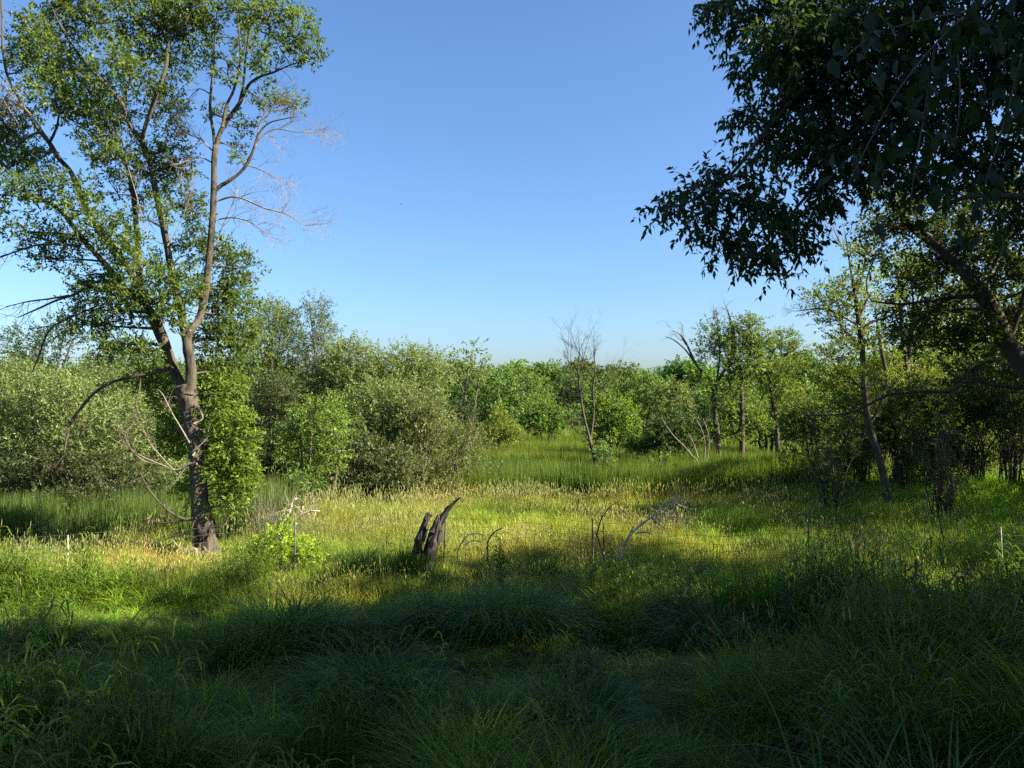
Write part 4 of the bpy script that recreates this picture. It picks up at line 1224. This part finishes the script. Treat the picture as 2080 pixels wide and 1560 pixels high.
make_tree('leaning_tree', 'tall thin leaning tree with sparse yellow-green leaves, root in the shaded grass', 'tree', TG, (1808, 1062), 23.5,
          [(1690, 620, 50, 22), (1720, 590, 35, 28), (1752, 560, 32, 30), (1700, 650, 40, 25), (1765, 620, 32, 32), (1725, 690, 45, 30), (1700, 720, 36, 28), (1720, 760, 40, 28), (1690, 790, 34, 22), (1745, 820, 34, 25), (1660, 600, 30, 15), (1780, 690, 36, 26), (1720, 830, 30, 20), (1735, 510, 22, 20)],
          [[(1808, 1062, 19), (1806, 1049, 17), (1799, 990, 15), (1788, 941, 14), (1776, 900, 14), (1765, 865, 13), (1759, 820, 12), (1756, 793, 12), (1753, 740, 11), (1751, 700, 11), (1745, 659, 10), (1738, 605, 8), (1730, 560, 5), (1722, 510, 3.5), (1716, 470, 2)],
           [(1748, 670, 7), (1768, 655, 6), (1790, 648, 4), (1815, 640, 2)], [(1738, 600, 5), (1752, 560, 4), (1758, 510, 3), (1762, 470, 1.5)], [(1765, 865, 7), (1785, 830, 6), (1795, 800, 5), (1802, 770, 4)],
           [(1752, 720, 5), (1735, 690, 4), (1712, 668, 3)], [(1758, 800, 5), (1730, 770, 4), (1700, 758, 2.5)], [(1745, 650, 5), (1760, 610, 4), (1775, 590, 2)]],
          col=(.095, .150, .026), lai=2.5, bareb=(([(1742, 660, 6), (1716, 645, 5), (1671, 627, 4), (1617, 632, 1.5)], 14, .8), ([(1720, 520, 3), (1700, 480, 2), (1690, 455, 1)], 14, .9), ([(1758, 500, 2.5), (1765, 470, 1)], 10, .8)), bark=M_BARK, **dict(kw, yellow=.6, leaf=(.095, .048)))
make_tree('forked_tree', 'dark forked tree against bright sky gaps right of the leaning one', 'tree', TG, (1850, 960), 29,
          [(1830, 560, 40, 30), (1870, 590, 40, 30), (1815, 620, 30, 30), (1880, 640, 38, 25), (1840, 680, 30, 20), (1800, 740, 36, 25), (1895, 700, 36, 28), (1850, 530, 36, 26)],
          [[(1850, 960, 13), (1846, 860, 12), (1843, 780, 12), (1842, 740, 11)], [(1842, 742, 8), (1834, 690, 7), (1829, 640, 6), (1826, 590, 4), (1822, 540, 3)], [(1842, 742, 8), (1852, 690, 7), (1858, 640, 6), (1866, 600, 4), (1875, 560, 3)],
           [(1857, 655, 5), (1880, 620, 4), (1895, 600, 2)], [(1802, 765, 8, -1), (1792, 720, 7, -1), (1784, 670, 6, -1), (1778, 630, 3, -1)]],
          col=(.09, .145, .026), lai=2.6, **dict(kw, yellow=.5))

# the leaning trunk at the right frame edge and its crown
make_tree('leaning_maple_tree', 'thick dark trunk leaning in from the right frame edge with backlit yellow-green leaves', 'tree', None, (2290, 1120), 13.5,
          [(1850, 450, 60, 45), (1790, 470, 50, 35), (1900, 520, 45, 35), (1960, 500, 60, 40), (2030, 560, 50, 40), (1940, 600, 50, 40), (2060, 640, 40, 50), (1990, 680, 50, 40), (1930, 690, 40, 35), (2060, 480, 50, 50), (1780, 520, 35, 25), (1900, 640, 35, 30), (1850, 575, 40, 22), (2080, 760, 50, 40),
           (2060, 180, 40, 30, 15), (2070, 260, 30, 40, 15), (1820, 400, 70, 40, 15), (1990, 420, 70, 50, 15), (2080, 380, 50, 50, 15), (1960, 620, 60, 50, 16), (2040, 740, 50, 45, 16), (1960, 770, 50, 35, 16), (1900, 560, 45, 40, 15), (2000, 520, 60, 50, 15), (2060, 560, 50, 60, 15), (1860, 680, 50, 40, 16), (1840, 640, 40, 30, 15), (1930, 460, 50, 40, 14), (2080, 660, 50, 60, 15)],
          [[(2290, 1120, 60), (2230, 960, 52), (2160, 840, 46), (2100, 765, 42), (2060, 720, 38), (2032, 672, 34), (2014, 628, 30), (1977, 574, 26), (1936, 525, 23), (1887, 486, 20), (1854, 463, 15), (1825, 430, 11), (1800, 390, 8)],
           [(2016, 632, 12), (1990, 605, 11), (1950, 603, 9), (1880, 612, 7), (1830, 618, 5), (1770, 612, 3)], [(1990, 590, 10), (2020, 540, 9), (2050, 470, 8), (2080, 400, 6)],
           [(2050, 700, 9), (2090, 560, 9), (2110, 430, 8), (2090, 300, 6), (2070, 210, 4)], [(1936, 525, 8), (1960, 480, 7), (1990, 420, 5)]],
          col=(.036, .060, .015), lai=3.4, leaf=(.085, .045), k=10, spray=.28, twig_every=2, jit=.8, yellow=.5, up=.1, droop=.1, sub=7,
          bareb=(([(2140, 800, 10), (2080, 788, 9), (2020, 782, 8), (1975, 765, 6), (1970, 745, 3)], 4, .5, M_BARK),
                 ([(2010, 778, 8), (1960, 775, 7), (1930, 795, 6.5), (1890, 795, 6.5), (1845, 797, 6.5), (1805, 802, 6), (1760, 824, 5), (1720, 840, 4), (1640, 845, 2)], 10, .5, M_BARK)), ridge=.2, stem_r=.05)

# ------------------------------------------------------------------ thicket at right
GK = 'many-stemmed shrubs of the dark thicket at right'


def thicket(px, by, w_px, topy, d, label, ns=18, lean=.25, col=(.060, .095, .022), lai=2.1, bark=None):
    b = P(px, by, d); b[2] = float(gz(b[0], b[1])) - .05
    top = P(px, topy, d)[2]; H = top - b[2]; wd = w_px / FPX * d
    root = empty('thicket_shrub', b, label, 'shrub', GK)
    m = MB(); SP = []; SR = []
    for i in range(ns):
        st = b + np.array([rng.normal() * .16, rng.normal() * .16, 0])
        a = rng.uniform(-1, 1); h = H * rng.uniform(.6, .95)
        e = st + np.array([a * wd * .5, rng.normal() * wd * .25, h])
        md = st + np.array([a * wd * .12 + rng.normal() * .08, rng.normal() * .1, h * .5])
        p, r = one_tube(m, [st, md, e], [rng.uniform(.022, .045), .022, .008], .25, 5)
        SP.append(p); SR.append(r)
        for k in range(5):
            j = rng.integers(len(p) // 4, len(p)); bare(m, p[j], norm(np.array([rng.normal() * .7, rng.normal() * .7, rng.uniform(.2, 1)])), rng.uniform(.5, 1.2), .012, 1, .3, 3, .1)
    part('stems', m, bark or M_BARKD, root, True)
    SPa = np.concatenate(SP); SRa = np.concatenate(SR)
    C = np.array([[b[0] + rng.uniform(-.5, .5) * wd, b[1] + rng.normal() * .6, b[2] + H * rng.uniform(.22, .95)] for _ in range(11)])
    R = np.array([[wd * .27, wd * .24, H * .16]] * 11)
    leafs = (.092, .048)
    area = sum(math.pi * r[0] * r[2] for r in R); dens = lai / (leafs[0] * leafs[1] * .5) / 9
    Q, A = lobe_sprays(C, R, dens, .6, .3, 0)
    tw = MB(); connect(tw, Q[::5], SPa, SRa, .01, .003, 3, 4)
    part('branches', tw, bark or M_BARKD, root, True, kind='stuff')
    lm = MB(); leaves(lm, Q, A, .3 * rng.uniform(.6, 1.3, len(Q)), 9, leafs[0], leafs[1], col, .25, .1, .5)
    part('crown', lm, M_LEAF, root, kind='stuff')


thicket(1690, 1005, 130, 790, 24.5, 'thin spreading shrub at the left end of the dark thicket', 10, lai=.35, bark=M_BARK)
thicket(1750, 985, 120, 770, 28, 'shrub behind the lower part of the leaning thin trunk', col=(.095, .145, .03))  # lighter leaf colour on the rear shrubs stands in for sunlight on them
thicket(1830, 1010, 120, 760, 25.5, 'shrub just right of the leaning thin trunk')
thicket(1915, 1045, 100, 830, 21.5, 'dark cluster of upright stems nearest in the thicket', 16, lai=.3, bark=M_BARKD)
thicket(1900, 990, 130, 740, 27.5, 'dense shrub behind the nearest cluster of upright stems', 16, col=(.095, .145, .03))
thicket(1985, 975, 130, 740, 26.5, 'dark shrub with thick black stems above the lit grass at right', 16)
thicket(2055, 985, 110, 770, 24.5, 'shrub at the right frame edge above the lit grass')
thicket(2130, 990, 120, 760, 25, 'shrub mostly beyond the right frame edge', col=(.095, .145, .03))
thicket(1800, 960, 140, 730, 31, 'shrub deep in the thicket behind the forked tree', 14, col=(.095, .145, .03))
thicket(1650, 960, 120, 800, 32, 'shrub behind the left end of the dark thicket', 10, col=(.07, .11, .028))
thicket(1870, 955, 140, 720, 33, 'shrub farthest back in the middle of the thicket', 14, col=(.095, .145, .03))
thicket(1960, 955, 150, 720, 32, 'shrub farthest back toward the right of the thicket', 14, col=(.095, .145, .03))


# ------------------------------------------------------------------ overhanging dark maple at upper right
def build_overhang():
    base = np.array([7.6, 5.2, float(gz(7.6, 5.2)) - .1])
    root = empty('overhanging_tree', base, 'dark tree hanging its shaded leafy boughs over the upper right corner', 'tree')
    d = 7.0
    SP = []; SR = []

    def L(p, r, nm='limb', sides=10):
        m = MB(); p, r = one_tube(m, p, r, .12, sides, .2)
        part(nm, m, M_BARKD, root, True); SP.append(p); SR.append(r)
    L([base, base + [-.1, 0, 2.5], base + [-.3, .1, 5], base + [-.2, .2, 7.5], base + [0, .3, 10]], [.24, .20, .17, .12, .05], 'trunk', 18)
    j = base + [-.3, .1, 4.6]
    L([j, P(2200, -40, 6.8), P(1930, -20, 6.8), P(1840, 50, 6.8), P(1822, 90, 6.8), P(1740, 128, 6.9), P(1640, 180, 7), P(1560, 260, 7), P(1480, 360, 7), P(1400, 410, 7), P(1345, 425, 7)], [.11, .09, .06, .05, .045, .035, .028, .022, .016, .01, .006])
    L([P(1822, 90, 6.8), P(1780, 200, 7), P(1700, 320, 7.1), P(1620, 420, 7.1), P(1560, 500, 7.1), P(1545, 560, 7.1)], [.03, .026, .02, .014, .01, .005])
    L([j + [0, 0, 1], P(2100, -250, 7.2), P(1900, -200, 7.4), P(1700, -100, 7.4), P(1560, -20, 7.4), P(1450, 10, 7.4)], [.1, .08, .06, .045, .03, .01])
    L([j + [0, 0, -.5], P(2250, 330, 7.2), P(2080, 190, 7.6), P(1960, 170, 7.6), P(1850, 240, 7.6), P(1780, 330, 7.6)], [.09, .07, .05, .035, .02, .01])
    L([j + [0, 0, -.6], P(2200, 420, 6.6), P(2080, 400, 6.6), P(1960, 400, 6.6), P(1900, 430, 6.6)], [.07, .05, .03, .02, .01])
    lob = [(1520, 25, 90, 50), (1470, 5, 50, 30), (1600, 90, 110, 80), (1530, 130, 60, 45), (1580, 200, 75, 60), (1520, 235, 40, 35), (1680, 60, 110, 80), (1780, 60, 110, 80), (1700, 180, 110, 80), (1640, 270, 85, 60), (1560, 300, 60, 45),
           (1350, 420, 32, 24), (1395, 395, 45, 35), (1400, 450, 40, 28), (1460, 400, 60, 45), (1470, 480, 50, 45), (1540, 400, 70, 60), (1520, 520, 40, 25), (1560, 480, 50, 50), (1610, 440, 60, 50), (1570, 555, 24, 18), (1620, 500, 45, 30), (1450, 350, 25, 20), (1500, 340, 35, 25),
           (1700, 300, 90, 80), (1790, 200, 100, 80), (1780, 330, 70, 60), (1870, 130, 100, 80), (1880, 260, 90, 80), (1950, 60, 100, 70), (1960, 200, 80, 80), (1960, 330, 80, 60), (2040, 90, 70, 80), (2050, 300, 60, 80), (1880, 360, 60, 40), (2060, 430, 50, 50), (1680, 390, 50, 40),
           (1650, 20, 90, 50), (1850, 0, 100, 50), (2050, -20, 100, 70), (1700, -60, 150, 70), (1900, -100, 150, 80), (2120, 150, 100, 100), (2160, 350, 90, 80), (2250, 0, 140, 120), (2300, 250, 120, 120), (2100, -200, 180, 120), (2350, -200, 200, 150), (2500, 100, 200, 180), (1850, -250, 150, 100)]
    C, R = lobes_px(lob, d, .55)
    XC = np.array([(7, 5, 8.2), (8.2, 4, 9), (6.4, 3.5, 8.6), (8.8, 6.2, 7.6), (7.5, 5, 10.6), (5.6, 4.2, 10), (9.4, 3.4, 7.6), (6.5, 6.5, 9.5), (8.3, 5, 6.3), (9.5, 5, 9.5), (4.6, 3.0, 9.4), (7.2, 2.2, 8.2)])  # unseen crown lobes, added to keep the sun off the visible boughs
    C = np.concatenate([C, XC]); R = np.concatenate([R, np.tile([[1.15, 1.15, .8]], (len(XC), 1))])
    SPa = np.concatenate(SP); SRa = np.concatenate(SR)
    tw = MB()
    pc, rc = connect(tw, C, SPa, SRa, .016, .006, 5, 7)
    SPc = np.concatenate([SPa, pc]); SRc = np.concatenate([SRa, rc])
    T2 = np.concatenate([c + rand_unit(9) * r * rng.uniform(.45, .95, (9, 1)) for c, r in zip(C, R)])
    p2, r2 = connect(tw, T2, SPc, SRc, .007, .0035, 4, 5)
    SPb = np.concatenate([SPc, p2]); SRb = np.concatenate([SRc, r2])
    Q, A = lobe_sprays(C, R, 300, .6, -.25, .35, 1.0)
    connect(tw, Q[::4], SPb, SRb, .0035, .0016, 3, 3)
    part('branches', tw, M_BARKD, root, True, kind='stuff')
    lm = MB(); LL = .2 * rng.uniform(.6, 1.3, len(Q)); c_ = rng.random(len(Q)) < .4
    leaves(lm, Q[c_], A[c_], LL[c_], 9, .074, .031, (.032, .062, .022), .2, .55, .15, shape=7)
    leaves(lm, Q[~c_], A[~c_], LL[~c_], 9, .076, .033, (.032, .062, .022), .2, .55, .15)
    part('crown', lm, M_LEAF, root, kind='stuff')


build_overhang()


def build_near_bough():
    """a bough two metres away, its large leaves modelled one by one"""
    d = 2.2
    a = P(2120, 20, d + .2)
    root = empty('near_bough', (2.6, 2.6, float(gz(2.6, 2.6)) - .1), 'close drooping spray of large dark leaves hanging in front of the darker canopy', 'sapling')
    m = MB(); base = np.array(root.location)
    p0, r0 = one_tube(m, [base, base + [.05, 0, 2.0], base + [0, .02, 3.8], P(2140, -60, d + .2)], [.03, .026, .02, .014], .1, 8, .1)
    part('trunk', m, M_BARKD, root, True)
    lines = [[P(2140, -60, 2.4), P(1980, 20, 2.3), P(1900, 90, 2.25), P(1820, 190, 2.2), P(1760, 300, 2.2), P(1720, 380, 2.2)],
             [P(1980, 20, 2.3), P(1880, 40, 2.2), P(1780, 70, 2.15), P(1700, 130, 2.1)],
             [P(1900, 90, 2.25), P(1880, 220, 2.3), P(1860, 330, 2.3), P(1850, 410, 2.3)],
             [P(2140, -60, 2.4), P(2080, 100, 2.4), P(2040, 250, 2.4), P(2000, 380, 2.4), P(1990, 460, 2.4)],
             [P(1940, 60, 2.3), P(1950, 190, 2.2), P(1940, 300, 2.2)]]
    pts = []
    for l in lines:
        m = MB(); p, r = one_tube(m, l, np.linspace(.0045, .0015, len(l)), .03, 6); part('limb', m, M_BARKD, root, True); pts.append(p)
    mes = []
    for k in range(4):
        mm = MB()
        L_ = .058 * (.8 + .12 * k); W_ = .026 * (1.0 + .1 * k)
        t = np.array([0, .12, .3, .5, .7, .87, 1.0]); wv = np.array([.02, .45, .95, 1, .72, .33, 0.0]) * W_ * .5
        wv = wv * (1 + .12 * np.array([0, 1, -1, 1, -1, 1, 0]))
        z = -.12 * t ** 2 * L_ * (1 + k * .3)
        mid = np.stack([t * L_, 0 * t, z - .0015], 1); le = np.stack([t * L_, wv, z + wv * .25], 1); ri = np.stack([t * L_, -wv, z + wv * .25], 1)
        v = np.concatenate([mid, le, ri]); n = 7; q = []
        for i in range(6):
            q.append([i, i + 1, n + i + 1, n + i]); q.append([i + 1, i, 2 * n + i, 2 * n + i + 1])
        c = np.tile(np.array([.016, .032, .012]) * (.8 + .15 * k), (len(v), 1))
        mm.add(v, q, None, c); mes.append(mm.mesh('leaf', M_LEAF))
    allp = np.concatenate(pts)
    for i in range(210):
        q = allp[rng.integers(0, len(allp))] + rng.normal(size=3) * .05
        o = bpy.data.objects.new('leaf', mes[i % 4]); COL.objects.link(o); o.parent = root
        o.location = Vector(q) - root.location
        o.rotation_euler = (rng.normal() * .6, rng.uniform(.3, 1.4), rng.uniform(0, 6.283))


build_near_bough()


# ------------------------------------------------------------------ trees beyond the right of the frame whose shade lies over the foreground
def world_tree(name, x, y, H, cr, label, group, col=(.05, .09, .022), leaf=(.18, .09), lai=1.5):
    z = float(gz(x, y)) - .1
    root = empty(name, (x, y, z), label, 'tree', group)
    m = MB(); b = np.array([x, y, z])
    p, r = one_tube(m, [b, b + [.1, 0, H * .35], b + [-.1, .1, H * .7], b + [0, 0, H * .92]], [.22, .17, .1, .03], .4, 10, .15)
    part('trunk', m, M_BARKD, root, True)
    C = []; R = []
    for i in range(26):
        f = rng.uniform(.12, .95); rad = cr * (1.1 - .5 * f) * rng.uniform(.2, .95); a = rng.random() * 6.283
        C.append(b + [math.cos(a) * rad, math.sin(a) * rad, H * f]); s = cr * rng.uniform(.28, .42); R.append((s, s, s * .7))
    C = np.array(C); R = np.array(R)
    tw = MB(); pc, rc = connect(tw, C, p, r, .05, .012, 5, 5)
    part('branches', tw, M_BARKD, root, True, kind='stuff')
    area = sum(math.pi * q[0] * q[2] for q in R)
    Q, A = lobe_sprays(C, R, lai / (leaf[0] * leaf[1] * .5) / 12, .5, .2, .1)
    lm = MB(); leaves(lm, Q, A, .5 * rng.uniform(.6, 1.3, len(Q)), 12, leaf[0], leaf[1], col, .2, .1, .3)
    part('crown', lm, M_LEAF, root, kind='stuff')
    return root


GS = 'trees standing beyond the right edge that shade the foreground'
SL = 'shade tree beyond the right edge of the view'
st = world_tree('shade_tree', 14.5, 5.2, 15, 4.0, SL, GS)
for (x, y, s, a) in ((13, .2, .95, 1.1), (14.5, -4.5, 1.0, 2.0), (20, -1, 1.1, 3.4), (20.5, 4, 1.1, 4.4), (11.5, -5, 1, .4), (27, 1, 1.3, 1.7), (26, -6, 1.3, 4.8), (20.5, 14.2, .90, .6), (21.8, 18.8, .76, 2.2), (24, 21, .9, 4.1), (23, 23.5, .62, 3.1), (15.4, 10.2, .80, 5.2), (12.9, 8.6, .86, 1.9), (10.5, -4.5, .9, 3.3), (19, -9, 1.1, .3)):
    copy_tree(st, (x, y, float(gz(x, y)) - .1), a, s)


# ------------------------------------------------------------------ the far wood
def build_far_wood():
    c = bpy.data.collections.new('far_tree_source')
    M_FAR = M_GRASS
    for k in range(5):
        mb = MB(); C = []; R = []
        H = 9.0
        for i in range(14):
            f = rng.uniform(.2, .92); rad = 3.4 * (1.15 - .65 * f) * rng.uniform(.1, .9); a = rng.random() * 6.283
            C.append([math.cos(a) * rad, math.sin(a) * rad, H * f]); s = rng.uniform(1.1, 1.8); R.append((s, s, s * .75))
        Q, A = lobe_sprays(np.array(C), np.array(R), 9, .45, .3, 0)
        leaves(mb, Q, A, .8 * rng.uniform(.6, 1.3, len(Q)), 9, .36, .2, (.105, .17, .048), .2, 0, .3)
        o = bpy.data.objects.new('far_tree_%d' % k, mb.mesh('far_tree', M_FAR)); c.objects.link(o)
    x = rng.uniform(-190, 190, 1500); y = rng.uniform(70, 330, 1500)
    k = (np.abs(x) < y * .72 + 10) & ((y > 110) | (x < -20) | (x > 22)) & (y > 66)
    x, y = x[k], y[k]; n = len(x)
    s = rng.uniform(.68, 1.2, n) * np.interp(y, [66, 330], [.9, 1.15])
    g = rng.random((n, 1))
    tint = rng.uniform(.6, 1.25, (n, 1)) * ((1 - g) * np.array([[.7, .9, 1.05]]) + g * np.array([[1.2, 1.1, .85]]))
    scatter('far_wood', None, c, np.stack([x, y, gz(x, y) - .2], 1), rng.integers(0, 5, n), np.stack([s, s, s], 1), tint, .03)


build_far_wood()


# ------------------------------------------------------------------ bird
def build_bird():
    c = P(815, 415, 120.0)
    mb = MB()
    one_tube(mb, [c + [-.02, -.22, -.01], c + [-.01, -.12, 0], c, c + [.02, .14, -.01], c + [.03, .3, -.02]], [.01, .045, .055, .03, .006], .03, 8)
    root = empty('flying_bird', c, 'tiny dark bird gliding high in the open sky', 'bird')
    part('body', mb, M_CHAR, root, True)
    for s in (-1, 1):
        m = MB()
        t = np.array([0, .3, .6, .85, 1]); sp = t * .34 * s; ch = np.array([.13, .13, .10, .07, .01]); z = np.array([.02, .07, .06, .03, 0])
        up = np.stack([c[0] + sp, c[1] - ch * .5 + t * .03, c[2] + z + .006], 1); dn = np.stack([c[0] + sp, c[1] + ch * .5 + t * .05, c[2] + z], 1)
        v = np.concatenate([up, dn, up - [0, 0, .012], dn - [0, 0, .008]]); q = []
        for i in range(4):
            q.append([i, i + 1, 5 + i + 1, 5 + i]); q.append([10 + i, 15 + i, 15 + i + 1, 10 + i + 1]); q.append([i, 10 + i, 11 + i, i + 1]); q.append([5 + i, 6 + i, 16 + i, 15 + i])
        m.add(v, q); part('wing', m, M_CHAR, root)


build_bird()
